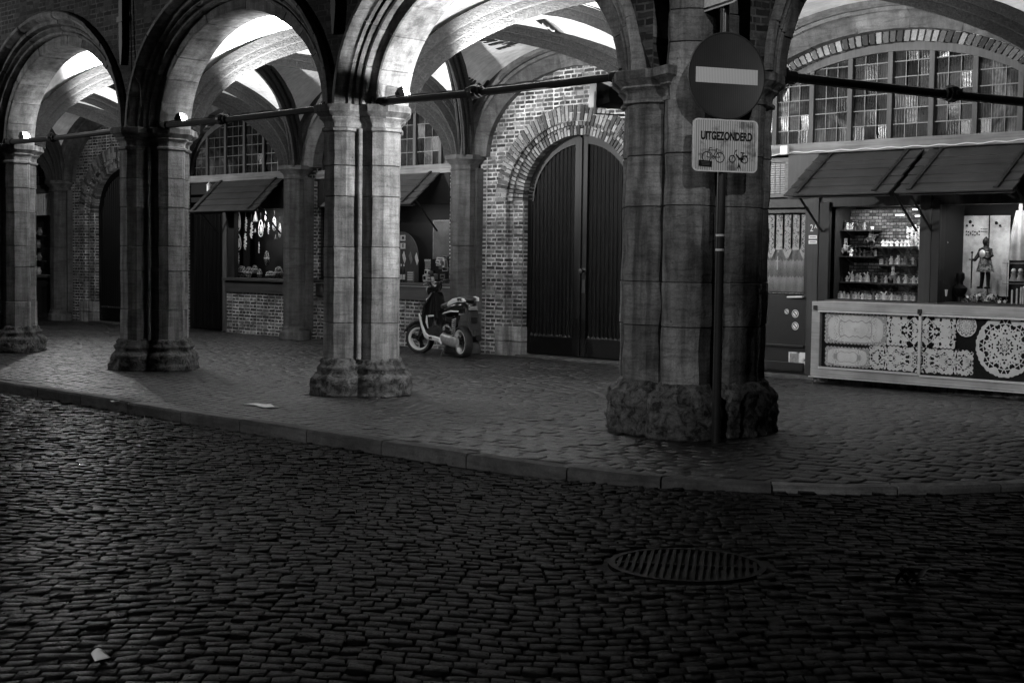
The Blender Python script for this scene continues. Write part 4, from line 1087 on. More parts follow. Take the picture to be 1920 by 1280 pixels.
used = set(); ORD = ['first', 'second', 'third', 'fourth', 'fifth', 'sixth', 'seventh', 'eighth', 'ninth', 'tenth', 'eleventh', 'twelfth', 'thirteenth', 'fourteenth', 'fifteenth', 'sixteenth', 'seventeenth', 'eighteenth', 'nineteenth', 'twentieth', 'twenty-first', 'twenty-second', 'twenty-third', 'twenty-fourth']
def place(kind, px, z, y, label, sc=1.0, rz=0):
    p = at(px, 500, Y=y)
    t = PROTO[kind] if kind not in used else copy_tree(PROTO[kind]); used.add(kind)
    t.location = (p.x, y, z); t.rotation_euler = (0, 0, rz); sc *= 1.22; t.scale = (sc, sc, sc); t['label'] = label; t['group'] = PG[kind]
rows_ = [
    (0, [(1582, 'd', .9), (1592, 'g', .7), (1601, 'd', 1.0), (1611, 'd', .85), (1628, 'd', .8)], 'topmost left shelf'),
    (1, [(1569, 'c', .95), (1583, 'r', 1.1), (1596, 'c', 1.0), (1603, 'd', 1.0), (1611, 'd', .8), (1634, 'd', .9)], 'second left shelf'),
    (2, [(1574, 's', 1.6), (1580, 'd', 1.1), (1589, 'c', .7), (1599, 'w', 1.0), (1614, 'w', .85), (1628, 'w', .95)], 'third left shelf'),
    (3, [(1655, 'c', .8), (1662, 'c', .8), (1670, 'c', .8), (1681, 'c', .75), (1690, 'c', .8), (1697, 'c', .8), (1704, 'c', .8), (1711, 'g', .8)], 'upper right shelf'),
    (4, [(1671, 'c', .95), (1684, 'c', 1.05), (1697, 'g', .9), (1704, 'd', 1.0), (1718, 'd', .8)], 'middle right shelf'),
    (5, [(1655, 'g', .7), (1674, 'r', 1.1), (1686, 'c', .85), (1699, 'c', 1.0), (1714, 'c', .9), (1724, 'c', .95)], 'lower right shelf'),
]
for si, items, nm in rows_:
    for k, (px, kd, sc) in enumerate(items):
        place(kd, px, shelves[si][2] + .0005, 6.2, f'{PN[kd]}, {ORD[k]} from the left on the {nm}', sc, random.uniform(-.5, .5))
for si, items, nm in [(0, [(1575, 'c'), (1587, 'c'), (1597, 'c'), (1619, 'g')], 'topmost left shelf'), (1, [(1576, 'h'), (1590, 'd'), (1620, 'g'), (1641, 'c')], 'second left shelf'), (2, [(1607, 'c'), (1621, 'h'), (1637, 'g'), (1643, 'c')], 'third left shelf'), (4, [(1653, 'h'), (1663, 'g'), (1677, 'h'), (1691, 'c'), (1711, 'c')], 'middle right shelf'), (5, [(1662, 'c'), (1680, 'h'), (1692, 'g'), (1706, 'h'), (1719, 'g')], 'lower right shelf')]:
    for k, (px, kd) in enumerate(items):
        place(kd, px, shelves[si][2] + .0005, 6.29, f'{PN[kd]}, back row of the {nm}, {ORD[k]} from left', random.uniform(.7, .95), random.uniform(-.5, .5))
place('r', 1630, at(1630, 461, Y=6.28).z, 6.28, 'mounted knight figure on the small middle bracket shelf', 1.2, .3)
t = thing('display_shelf', 'narrow bracket shelf carrying the mounted knight figure', 'shelf', (-1.6, 6.28, 1.8), group='shelves of the figure display')
zz = at(1630, 461, Y=6.28).z; xx = at(1630, 461, Y=6.28).x
mb = MB(); mb.box(xx - .28, 6.2, zz - .016, xx + .14, 6.355, zz - .001); mb.build('board', M_['wood'], t)
pool = ['h', 'c', 'h', 'g', 'h', 'w', 'c', 'h', 'h', 'g', 'c', 'h', 'w', 'h', 'c', 'h', 'h', 'g', 'h', 'c', 'h', 'd']
for k, kd in enumerate(pool):
    place(kd, 1577 + k * 6.9, 1.0605, 6.10 + .07 * (k % 2), f'{PN[kd]}, {ORD[k]} from the left along the display floor', random.uniform(.6, .85) if kd != 'h' else random.uniform(.75, 1), random.uniform(-.4, .4))
t = thing('lace_shawl', 'pale floral lace shawl hung at the right of the figure display', 'shawl', (-.95, 6.3, 1.8))
a = at(1700, 424, Y=6.3); b = at(1731, 468, Y=6.3)
mb = MB(); mb.grid(lambda u, v: (a.x + (b.x - a.x) * u, 6.3 + .01 * sin(u * 30), a.z + (b.z - a.z) * v - (.02 * sin(u * 9))), 16, 8); mb.build('cloth', m_lace('shawl_lace', .6, .03, 'mirror', 0, 0, 2.4), t, smooth=True)

# ---- right display: statue, parchment, hangings
pz = thing('painted_parchment', 'large pale parchment map sheet behind the knight statue', 'poster', (.2, 6.5, 1.1))
a = at(1800, 405, Y=6.5); b = at(1890, 556, Y=6.5)
g = G('parchment'); v = g.noise(3, 5, .6); s = g.n('SeparateXYZ', None, Vector=g.co)
ed = g.ramp(g.noise(14, 4, .6), [(.3, .8), (.7, 1.05)])
pm = g.fin(g.mul(.7, g.mul(g.ramp(v, [(.38, .55), (.55, 1)]), ed)), .8)
mb = MB(); mb.grid(lambda u, v: (a.x + (b.x - a.x) * u, 6.5 - .008 * sin(u * 6.3), b.z + (a.z - b.z) * v), 20, 4); mb.build('sheet', pm, pz, smooth=True)
mb = MB(); m_ = a.x + (b.x - a.x) * .6
mb.box(m_ - .006, 6.485, b.z, m_ + .006, 6.491, a.z)
for (px, py, r) in ((1819, 416, .022), (1813, 423, .015), (1824, 423, .015), (1868, 418, .02), (1875, 423, .014)):
    c = at(px, py, Y=6.485); mb.lathe([(.001, 0), (r, 0), (r, .003), (.001, .003)], 10, T(c.x, 6.488, c.z) @ R(x=pi / 2))
for k in range(14):
    px = 1812 + (k % 7) * 4; py = 434 + (k // 7) * 5 + (k % 3); c = at(px, py, Y=6.485); mb.box(c.x - .01, 6.486, c.z - .008, c.x + .008, 6.488, c.z + .008, None)
for k in range(8):
    px = 1840 + (k % 4) * 3.4; py = 429 + (k // 4) * 5; c = at(px, py, Y=6.485); mb.box(c.x - .008, 6.486, c.z - .004, c.x + .008, 6.488, c.z + .004, None)
mb.build('ink_drawing', M_['ceramicd'], pz)
# knight statue: one continuous body
kp_ = at(1846, 541, Y=6.22)
ks = thing('knight_statue', 'dark armoured knight statue leaning on a sword with a shield, in the window', 'statue', (kp_.x, 6.22, kp_.z), rz=radians(-20), world=False)
ks.scale = (1.0, 1.0, 1.0)
mb = MB()
mb.tube([(-.06, 0, 0), (-.058, 0, .02), (-.05, .005, .14), (-.04, 0, .27), (-.02, 0, .31)], [.03, .021, .026, .036, .04], 10)
mb.tube([(.06, 0, 0), (.056, 0, .02), (.05, .005, .14), (.04, 0, .27), (.02, 0, .31)], [.03, .021, .026, .036, .04], 10)
for s in (-1, 1): mb.ball((s * .062, -.03, .012), .022, 8, (.9, 1.9, .7))
mb.tube([(0, 0, .22), (0, 0, .29), (0, 0, .36), (0, 0, .45), (0, 0, .49), (0, 0, .505)], [.09, .072, .058, .082, .06, .03], 14)
mb.tube([(0, 0, .48), (0, -.004, .54)], [.03, .026], 10); mb.ball((0, -.008, .565), .04, 12, (.85, .95, 1.15))
mb.ball((0, -.046, .56), .008, 6); mb.tube([(0, 0, .6), (0, .004, .63)], [.03, .004], 10)
mb.tube([(-.07, 0, .47), (-.115, -.01, .4), (-.11, -.07, .34), (-.105, -.10, .35)], [.034, .026, .02, .016], 8)
mb.tube([(.07, 0, .47), (.115, -.01, .4), (.09, -.06, .36), (.06, -.085, .38)], [.034, .026, .02, .016], 8)
for f_ in range(4): mb.tube([(-.105 + .008 * f_ - .012, -.10, .36), (-.1 + .008 * f_ - .012, -.122, .352), (-.098 + .008 * f_ - .012, -.118, .338)], .005, 5)
for f_ in range(4): mb.tube([(.06, -.085, .39 - f_ * .009), (.05, -.104, .388 - f_ * .009)], .005, 5)
bo = mb.build('body', M_['ceramicd'], ks, smooth='all')
rmod = bo.modifiers.new('fuse', 'REMESH'); rmod.mode = 'VOXEL'; rmod.voxel_size = .006; rmod.use_smooth_shade = True
mb = MB(); mb.lathe([(.074, .33), (.098, .24), (.105, .2), (.098, .2), (.09, .24), (.068, .33)], 20)
g = G('tabard'); pmt = g.fin(g.ramp(g.noise(26, 3, .7), [(.42, .03), (.55, .3)]), .6, g.noise(60), .4); mb.lathe([(.064, .46), (.088, .44), (.066, .36), (.074, .33), (.07, .34), (.06, .36)], 20); mb.build('tabard', pmt, ks, smooth=True)
mb = MB(); mb.tube([(-.105, -.115, .0), (-.105, -.115, .34)], [.006, .011], 6); mb.tube([(-.105, -.115, .33), (-.105, -.115, .42)], .008, 6); mb.tube([(-.15, -.115, .35), (-.06, -.115, .35)], .008, 6); mb.ball((-.105, -.115, .435), .015, 8); mb.build('sword', M_['ceramicd'], ks, smooth=True)
mb = MB(); mb.ball((.06, -.11, .42), .048, 16, (1, .35, 1)); mb.build('round_shield', M_['ceramic'], ks, smooth='all')
# flower heap round the statue
fh = thing('flower_arrangement', 'heap of small pale artificial flowers round the feet of the knight statue', 'flowers', (kp_.x, 6.15, 1.06))
random.seed(77); m1, m2, m3 = MB(), MB(), MB()
for k in range(130):
    x = kp_.x + random.gauss(.02, .12); y = 6.15 + random.uniform(-.08, .12); z = 1.075 + random.uniform(0, .11) * math.exp(-((x - kp_.x) / .2) ** 2)
    A = T(x, y, z) @ R(random.uniform(0, 6), random.uniform(.4, 1.5)); mm = m1 if random.random() < .5 else m2
    for q_ in range(5):
        B = A @ R(q_ * 2 * pi / 5); mm.add([(0, 0, 0), (.009, .016, .006), (0, .025, .003), (-.009, .016, .006)], [(0, 1, 2, 3)], B)
for k in range(70):
    x = kp_.x + random.gauss(.02, .13); A = T(x, 6.15 + random.uniform(-.08, .1), 1.07 + random.uniform(0, .05)) @ R(random.uniform(0, 6), random.uniform(.2, 1.5)); m3.add([(0, 0, 0), (.01, .03, 0), (0, .06, 0), (-.01, .03, 0)], [(0, 1, 2, 3)], A)
m1.build('white_blossoms', M_['ceramic'], fh, fixn=False); m2.build('grey_blossoms', M_['ceramicg'], fh, fixn=False); m3.build('leaves', M_['ceramicd'], fh, fixn=False)
# hanging things at the right: bell pull, goblet, dark bust, cards
def hang(label, px, py0, py1, y=6.1):
    t = thing('hanging_pendant', label, 'pendant', (at(px, py0, Y=y).x, y, at(px, py0, Y=y).z)); return t
t = hang('dark ball pendant with a white tag hanging at the left of the statue window', 1772, 390, 460)
a = at(1773, 401, Y=6.1); b = at(1772, 450, Y=6.1); mb = MB(); mb.ball(tuple(a), .035, 12); mb.build('ball', M_['ceramicd'], t, smooth='all')
mb = MB(); mb.tube([tuple(a + Vector((0, 0, .6))), tuple(a), tuple(b)], .004, 5); mb.build('cord', M_['black'], t)
mb = MB(); mb.box(-.025, -.002, -.05, .025, .002, .05, T(*b) @ R(y=radians(-25))); mb.build('tag', M_['white'], t)
mb = MB(); mb.box(a.x - .02, 6.09, a.z - .12, a.x + .005, 6.1, a.z - .07); mb.build('bead_plate', M_['white'], t)
t = thing('corner_rail', 'slim pale rail with a small clamp inside the statue window', 'rail', (at(1778, 360, Y=6.25).x, 6.25, 1.1))
a = at(1782, 362, Y=6.25); b = at(1776, 500, Y=6.25); mb = MB(); mb.tube([tuple(a), tuple(b)], .012, 8); mb.build('pole', M_['alu'], t); mb = MB(); mb.box(b.x - .035, 6.22, b.z - .06, b.x + .035, 6.28, b.z + .03); mb.build('clamp', M_['white'], t, bev=.008)
t = thing('glass_goblet', 'pale etched goblet standing at the left of the statue window', 'goblet', (at(1770, 555, Y=6.1).x, 6.1, 1.062)); c = t.location
mb = MB(); mb.lathe([(.001, 0), (.03, .002), (.006, .012), (.006, .05), (.035, .07), (.045, .15), (.042, .15), (.03, .075), (.001, .06)], 16, T(c.x, 6.1, 1.062)); mb.build('cup', M_['ceramic'], t, smooth=True)
t = thing('dark_bust', 'dark bronze bust in the shade left of the knight statue', 'bust', (at(1800, 540, Y=6.3).x, 6.3, 1.062)); c = t.location
mb = MB(); mb.lathe([(.001, 0), (.05, 0), (.04, .06), (.08, .12), (.09, .17), (.04, .21), (.035, .24), (.055, .29), (.05, .35), (.001, .38)], 16, T(c.x, 6.3, 1.062)); mb.build('head_and_shoulders', M_['ceramicd'], t, smooth=True)
mb = MB(); mb.box(c.x - .06, 6.24, 1.0605, c.x + .06, 6.36, 1.0625); mb.build('plinth', M_['dark'], t)
t = thing('hanging_costume', 'shiny satin costume hanging at the right edge of the window', 'costume', (at(1905, 400, Y=6.2).x, 6.2, 1.5)); 
a = at(1914, 395, Y=6.2); b = at(1909, 488, Y=6.2)
mb = MB()
def sat(u, v):
    w = (.05 + .11 * v) if v < .55 else (.1 + .05 * (v - .55)); x = a.x + (b.x - a.x) * v + w * cos(u * 2 * pi); return (x, 6.2 + .05 * sin(u * 2 * pi) + .012 * sin(u * 44), a.z + (b.z - a.z) * v)
mb.grid(sat, 60, 14); mb.build('satin', m_plain('satin_cloth', .4, .25, .5, 6, spec=.8), t, smooth='all')
mb = MB(); mb.tube([(a.x, 6.2, a.z + .1), (a.x, 6.2, a.z)], .022, 8); mb.build('neck_tube', M_['ceramic'], t, smooth=True)
for k, px in enumerate((1900, 1913)):
    t = thing('small_doll', ['small doll on a shelf near the right edge of the window', 'second small doll, closest to the right edge of the window'][k], 'doll', (at(px, 524, Y=6.2).x, 6.2, 1.2), group='small dolls'); c = at(px, 527, Y=6.2)
    mb = MB(); mb.lathe([(.001, 0), (.05, 0), (.03, .06), (.035, .09), (.012, .1), (.001, .1)], 12, T(c.x, 6.2, c.z)); mb.build('dress', M_['ceramicg'], t, smooth=True)
    mb = MB(); mb.ball((c.x, 6.2, c.z + .125), .028, 10); mb.build('head', M_['ceramic'], t, smooth='all')
t = thing('wire_rack', 'thin wire rack with candles at the right edge of the window', 'rack', (at(1895, 550, Y=6.12).x, 6.12, 1.062))
c = at(1887, 552, Y=6.12); mb = MB()
for dx in (0, .22): mb.tube([(c.x + dx, 6.12, 1.062), (c.x + dx, 6.12, 1.55)], .004, 5)
for z in (1.3, 1.54): mb.tube([(c.x - .06, 6.12, z), (c.x + .3, 6.12, z)], .004, 5)
mb.build('wire', M_['lead'], t); mb = MB()
for dx in (.06, .12, .17, .2): mb.lathe([(.001, 0), (.011, 0), (.011, .14 + dx * .3), (.001, .15 + dx * .3)], 8, T(c.x + dx, 6.14, 1.062))
mb.build('candles', M_['ceramic'], t, smooth=True)

# ================================================================ SHOP FRONT WITH HANGING ORNAMENTS (LEFT)
s3 = thing('timber_shop', 'timber shop front with narrow door and hanging ornaments, left of the middle pier', 'shop front', (-15.4, 6, 0), group='timber shop fronts')
beam(s3, -17.3, -13.4, 5.88, 6.05, 2.98, 3.12)
mb = MB(); mb.box(-16.09, 5.93, .02, -15.95, 6.05, 2.98); mb.build('post', M_['frame'], s3, bev=.006)
mb = MB(); mb.box(-15.95, 5.95, 1.08, -15.72, 6.06, 2.6); mb.build('post', M_['black'], s3, bev=.006)
mb = MB(); mb.box(-15.95, 5.92, 2.42, -13.4, 6.05, 2.98); mb.box(-17.3, 5.97, 2.75, -16.1, 6.05, 2.98); mb.build('fascia_board', M_['dark'], s3)
mb = MB(); mb.box(-15.98, 5.84, 1.03, -13.4, 6.06, 1.09); mb.build('window_sill', M_['wood'], s3, bev=.008)
mb = MB(); mb.box(-15.96, 5.9, .80, -13.4, 6.06, 1.02); mb.build('sill_panel', M_['wood'], s3, bev=.005)
mb = MB(); mb.box(-15.96, 5.94, 0, -13.2, 6.06, .80); mb.build('lower_brickwork', M_['brickrear'], s3)
mb = MB(); mb.box(-15.72, 5.97, 1.09, -13.4, 5.975, 2.42); mb.build('pane', M_['glass'], s3)
mb = MB(); mb.box(-15.8, 6.5, .9, -13.3, 6.52, 2.7); mb.box(-15.8, 6.0, 1.05, -13.3, 6.5, 1.085); mb.build('display_box', M_['dark'], s3)
light('hidden_display_light', 'AREA', (-14.6, 6.06, 2.40), 16, 1.4, (-14.6, 6.3, 1.6), sy=.06)  # added area light without a fixture, lights the hanging ornaments
d3 = thing('shop_door', 'narrow dark plank door between brick strip and the mask display', 'door', (-16.6, 6.0, 0))
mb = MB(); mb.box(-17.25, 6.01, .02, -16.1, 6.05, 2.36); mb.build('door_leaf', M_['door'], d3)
mb = MB()
for k in range(8): mb.box(-17.22 + k * .14, 5.985, .06, -17.10 + k * .14, 6.01, 2.33)
mb.build('planks', M_['door'], d3, bev=.008)
mb = MB(); mb.box(-17.2, 5.98, 2.45, -16.2, 6.0, 2.5); mb.box(-17.25, 5.96, 2.37, -16.1, 6.05, 2.42); mb.build('head_rail', M_['door'], d3)
t = thing('signal_horn', 'small pale lantern on the transom left of the left board awning', 'lantern', (-16.5, 5.8, 3.0))
c = at(392, 350, Y=5.8); mb = MB(); mb.lathe([(.001, 0), (.05, .01), (.05, .12), (.06, .13), (.001, .2)], 10, T(c.x, 5.8, c.z - .1)); mb.build('housing', M_['ceramic'], t, smooth=True); mb = MB(); mb.box(c.x - .01, 5.8, c.z - .06, c.x + .01, 5.9, c.z - .03); mb.build('bracket', M_['iron'], t)
random.seed(91)
def orn(kind):
    t = thing(['lace_ornament', 'lace_garland', 'lace_bell'][kind], '', 'lace ornament', world=False)
    mb = MB()
    if kind == 0:
        pts = [(.5 * .33 * sin(a) * (1 - .25 * cos(a)), 0, -.5 + .5 * cos(a)) for a in [2 * pi * k / 20 for k in range(21)]]; mb.tube(pts, .03, 6)
        mb.ball((0, 0, -.36), .07, 8, (1, .5, 1.2)); mb.tube([(0, 0, -.42), (0, 0, -.7), (0, 0, -.84)], [.05, .11, .04], 8)
        for k in range(9): mb.ball((random.uniform(-.1, .1), 0, -random.uniform(.2, .85)), .035, 6)
    elif kind == 1:
        for k in range(13):
            z = -.05 - k * .072; w = .13 * sin(pi * (k + 1.5) / 14)
            mb.ball((random.uniform(-w, w), 0, z), .05, 6, (1.2, .5, .9)); mb.ball((random.uniform(-w, w), .02, z - .03), .04, 6)
        mb.tube([(0, 0, 0), (.03, 0, -.5), (0, 0, -.98)], [.02, .035, .02], 6)
    else:
        mb.lathe([(.001, 0), (.04, -.03), (.1, -.3), (.2, -.75), (.22, -.9), (.18, -.9), (.001, -.5)][::-1], 12)
        for k in range(10): a = k * 2 * pi / 10; mb.ball((.2 * cos(a), .2 * sin(a), -.93), .045, 6)
    mb.build('lacework', [M_['ceramic'], M_['ceramic'], M_['ceramicg']][kind], t, smooth=True)
    mb = MB(); mb.tube([(0, 0, 0), (0, 0, .5)], .008, 4); mb.build('thread', M_['lead'], t); return t
OP = [orn(0), orn(1), orn(2)]; ou = set()
rowsO = [((185, 185), 250, 0), ((275, 250), 190, 1), ((345, 315), 220, 1), ((393, 385), 65, 2), ((400, 170), 150, 2), ((465, 290), 215, 0), ((510, 320), 70, 2), ((560, 315), 160, 1), ((525, 175), 130, 1), ((635, 255), 170, 0), ((705, 330), 180, 0), ((185, 470), 210, 0), ((265, 455), 225, 1), ((175, 700), 180, 1), ((655, 465), 65, 2), ((440, 565), 150, 1)]
kn = ['oval lace ornament with a small figure', 'knotted lace garland', 'small lace bell']
lab = ['in the top left corner of the display', 'second from the left in the top row', 'third from the left in the top row', 'hanging between two longer garlands', 'dim, high in the middle of the display', 'long one at the middle of the top row', 'short one right of the middle', 'in the right half of the top row', 'dim, high above the right half', 'near the right end of the top row', 'beside the dark column at the right', 'below the top left ornament', 'second from the left in the lower row', 'lowest on the left, above the heap', 'by itself low on the right', 'striped, low in the middle of the display']
for k, ((cx, cy), h, kd) in enumerate(rowsO):
    p = at(420 + cx / 6.736, 370 + cy / 6.736, Y=6.15 + .04 * (k % 3)); t = OP[kd] if kd not in ou else copy_tree(OP[kd]); ou.add(kd)
    t.location = p; s = h / 6.736 / 101; t.scale = (s, s, s); t.rotation_euler = (0, 0, random.uniform(-.6, .6)); t['label'] = f'{kn[kd]} {lab[k]}'[:110]; t['group'] = 'lace ornaments hanging in the display'
BP = None
for k, ((cx, cy), w, h, lb) in enumerate([((225, 1020), 170, 160, 'tall pale lace cushion at the left of the heap'), ((310, 1020), 100, 150, 'second pale lace cushion from the left'), ((385, 960), 90, 110, 'small bunched lace cushion, third from the left'), ((450, 1020), 120, 125, 'round lace cushion in the middle of the heap'), ((540, 860), 150, 190, 'large grey lace cushion lying on top of the heap'), ((590, 1020), 160, 90, 'low lace cushion right of the round one'), ((690, 1020), 110, 150, 'lace cushion beside the dark column')]):
    p = at(420 + cx / 6.736, 370 + cy / 6.736, Y=6.15 if k != 4 else 6.3)
    if BP is None:
        BP = thing('lace_cushion', lb, 'cushion', world=False); mb = MB()
        def cf(u, v):
            a = 2 * pi * u; b = pi * v; r = sin(b); n = 1 + .18 * noise.noise(Vector((cos(a) * 3, sin(a) * 3, b * 2)))
            return (.5 * r * n * cos(a), .35 * r * n * sin(a), .5 - .5 * cos(b) * n)
        mb.grid(cf, 24, 14); g = G('lacy_cushion_cloth'); v = g.n('TexVoronoi', None, Vector=g.co, Scale=9.0).outputs[0]
        mb.build('cloth', g.fin(g.mul(.6, g.ramp(v, [(.3, 1), (.5, .1)])), .8, v, .8, .05), BP, smooth='all'); t = BP
        mb = MB(); mb.tube([(.5 * cos(a), .36 * sin(a), .5) for a in [2 * pi * i / 24 for i in range(25)]], .03, 6); mb.build('ruffle', M_['ceramic'], BP, smooth=True)
    else: t = copy_tree(BP)
    t.location = (p.x, p.y, max(1.086, p.z)); s = 1 / 6.736 / 101; t.scale = (w * s, w * s * .6, h * s); t['label'] = lb; t['group'] = 'lace cushions heaped in the display'; t.rotation_euler = (0, 0, k * .7)

# ---- shop behind the scooter
s2 = thing('timber_shop', 'timber shop front behind the scooter, right of the middle pier', 'shop front', (-11, 6, 0), group='timber shop fronts')
beam(s2, -13.0, -9.0, 5.88, 6.05, 2.93, 3.08)
mb = MB(); mb.box(-13.0, 5.84, 1.05, -9.2, 6.06, 1.10); mb.build('window_sill', M_['wood'], s2, bev=.008)
mb = MB(); mb.box(-13.0, 5.9, .80, -9.2, 6.06, 1.04); mb.build('sill_panel', M_['wood'], s2, bev=.005)
mb = MB(); mb.box(-13.0, 5.88, 1.032, -9.2, 5.899, 1.045); mb.build('metal_strip', M_['alu'], s2)
mb = MB(); mb.box(-13.0, 5.94, 0, -9.0, 6.06, .80); mb.build('lower_brickwork', M_['brickrear'], s2)
mb = MB(); mb.box(-9.42, 5.94, .8, -8.9, 6.06, 2.93); mb.build('side_brickwork', M_['brickrear'], s2)
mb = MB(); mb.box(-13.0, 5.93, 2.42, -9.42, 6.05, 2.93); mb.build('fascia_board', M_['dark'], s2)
mb = MB(); mb.box(-13.0, 5.97, 1.1, -9.42, 5.975, 2.42); mb.build('pane', M_['glass'], s2)
mb = MB(); mb.box(-13, 6.5, .9, -9.3, 6.52, 2.7); mb.box(-13, 6.0, 1.05, -9.3, 6.5, 1.09); mb.build('display_box', M_['dark'], s2)
light('hidden_display_light', 'AREA', (-10.2, 6.06, 2.40), 6, 1.0, (-10.2, 6.3, 1.6), sy=.06)  # area light added out of sight to light the souvenirs
def c3(cx, cy, y): return at(740 + cx / 9.145, 420 + cy / 9.145, Y=y)
bd = thing('round_board', 'dark round-topped board carrying the M and E letter cards', 'board', (c3(150, 600, 6.3).x, 6.3, 1.1)); a = c3(400, 500, 6.3); b = c3(-200, 130, 6.3)
mb = MB(); hw = (a.x - b.x) / 2; cx_ = (a.x + b.x) / 2; mb.prism([(a.x, 1.1), (a.x, b.z - .45)] + [(cx_ + hw * cos(pi * i / 16), b.z - .45 + .45 * sin(pi * i / 16)) for i in range(17)] + [(b.x, 1.1)], 6.3, 6.32, 'y'); mb.build('panel', m_plain('grey_board', .07, .7), bd)
for lt, cy, lb in (('M', 240, 'white card with the letter M, upper of the two cards'), ('E', 375, 'white card with the letter E, lower of the two cards')):
    c = c3(145, cy, 6.28); t = thing('letter_card', lb, 'card', (c.x, 6.28, c.z), group='letter cards'); mb = MB(); mb.box(c.x - .075, 6.28, c.z - .05, c.x + .055, 6.285, c.z + .05); mb.build('card', M_['white'], t); text('letter', lt, .09, M_['black'], t, T(c.x, 6.278, c.z) @ R(x=pi / 2), .001, 1, .003)
for k, (cx, cy, lb) in enumerate([(160, 570, 'pale pointed flag left of the others below the cards'), (270, 580, 'pointed grey flag in the middle of the row'), (375, 600, 'largest pale pointed flag at the right of the row')]):
    c = c3(cx, cy, 6.22); t = thing('pointed_flag', lb, 'flag', (c.x, 6.22, c.z), group='pointed flags'); mb = MB(); h = .11; w = .05
    mb.prism([(c.x - w, c.z + h * .3), (c.x - w * .1, c.z + h), (c.x + w, c.z - h * .3), (c.x + w * .2, c.z - h)], 6.22, 6.225, 'y'); mb.build('cloth', M_['ceramic'] if k != 1 else M_['ceramicg'], t)
c = c3(270, 890, 6.12); t = thing('postcard_stand', 'small stand of pale printed postcards low in the window', 'postcard stand', (c.x, 6.12, 1.09)); mb = MB(); mb.box(c.x - .075, 6.12, 1.091, c.x + .075, 6.14, c.z + .08); mb.build('board', M_['ceramicg'], t)
mb = MB()
for k in range(4): mb.box(c.x - .065, 6.105, c.z - .075 + k * .04, c.x + .06, 6.119, c.z - .05 + k * .04)
mb.build('cards', M_['white'], t)
for k, (cx, lb) in enumerate([(110, 'dark bottle with white label at the left edge of the window'), (158, 'second dark bottle with white label, beside the postcards')]):
    c = c3(cx, 830, 6.12); t = thing('bottle', lb, 'bottle', (c.x, 6.12, 1.09), group='bottles'); mb = MB(); mb.lathe([(.001, 0), (.022, 0), (.022, .2), (.008, .25), (.008, .31), (.001, .31)], 12, T(c.x, 6.12, 1.091)); mb.build('glass_body', M_['black'], t, smooth=True); mb = MB(); mb.lathe([(.0225, .05), (.0228, .05), (.0228, .14), (.0225, .14)], 12, T(c.x, 6.12, 1.091)); mb.lathe([(.001, .28), (.009, .28), (.009, .32), (.001, .32)], 8, T(c.x, 6.12, 1.091)); mb.build('paper_label', M_['white'], t)
c = c3(570, 680, 6.2); t = thing('fringed_bag', 'fringed pale bag hanging above the scooter handlebar', 'bag', (c.x, 6.2, c.z)); mb = MB(); mb.grid(lambda u, v: (c.x - .075 + .15 * u, 6.2 + .015 * sin(u * 25), c.z - .09 + .16 * v), 20, 6); mb.build('cloth', m_plain('translucent_bag_cloth', .3, .4, .6, 25), t, smooth='all'); mb = MB()
for k in range(7): mb.tube([(c.x - .07 + k * .023, 6.19, c.z + .075), (c.x - .07 + k * .023, 6.19, c.z + .04)], .006, 5)
mb.build('fringe', M_['white'], t)
random.seed(5)
kinds = [((800, 600), .17, .05), ((880, 570), .1, .04), ((760, 650), .1, .06), ((860, 680), .12, .13), ((810, 730), .09, .09), ((880, 780), .12, .06), ((770, 700), .12, .03), ((840, 900), .12, .08), ((880, 970), .1, .06), ((560, 830), .1, .1), ((640, 840), .11, .1), ((530, 930), .08, .12), ((620, 950), .14, .08), ((700, 900), .09, .09)]
nmk = ['flat white box on top of the souvenir stack', 'white box partly behind the column', 'pale rounded packet at the left of the stack', 'upright white carton in the stack', 'dark-sided carton under the flat box', 'white carton low in the stack by the column', 'thin pale packet sticking out of the stack', 'patterned tin near the window sill', 'small tin beside the column at the sill', 'framed tile standing over the handlebar', 'dark box next to the framed tile', 'narrow pale packet left of the handlebar', 'wide pale tray behind the handlebar', 'small pale jar right of the handlebar']
for k, ((cx, cy), w, h) in enumerate(kinds):
    c = c3(cx, cy, 6.15 + .05 * (k % 3)); t = thing('souvenir_box', nmk[k], 'box', tuple(c), group='souvenirs in the window behind the scooter')
    A = T(*c) @ R(random.uniform(-.4, .4), 0, random.uniform(-.1, .1)); mb = MB(); mb.box(-w / 2, -.03, -h / 2, w / 2, .03, h / 2, A); mb.build('carton', [M_['ceramic'], M_['ceramicg'], M_['ceramic']][k % 3] if k != 10 else M_['black'], t, bev=.006)
    mb = MB(); mb.box(-w * .35, -.0315, -h * .2, w * .3, -.0305, h * .3, A); mb.build('printed_front', M_['ceramicd'] if k % 2 else M_['ceramicg'], t)
c = c3(770, 300, 6.4); mb = MB(); mb.box(c.x - .2, 6.45, c.z - .3, c.x + .2, 6.46, c.z + .35); t = thing('framed_picture', 'dim framed picture hanging at the back of the shop window', 'picture', tuple(c)); mb.build('canvas', m_plain('dim_print', .1, .6, .5, 4), t); mb = MB(); mb.box(c.x - .22, 6.44, c.z + .35, c.x + .22, 6.46, c.z + .37); mb.box(c.x - .22, 6.44, c.z - .3, c.x - .2, 6.46, c.z + .35); mb.build('frame', M_['ceramicg'], t)
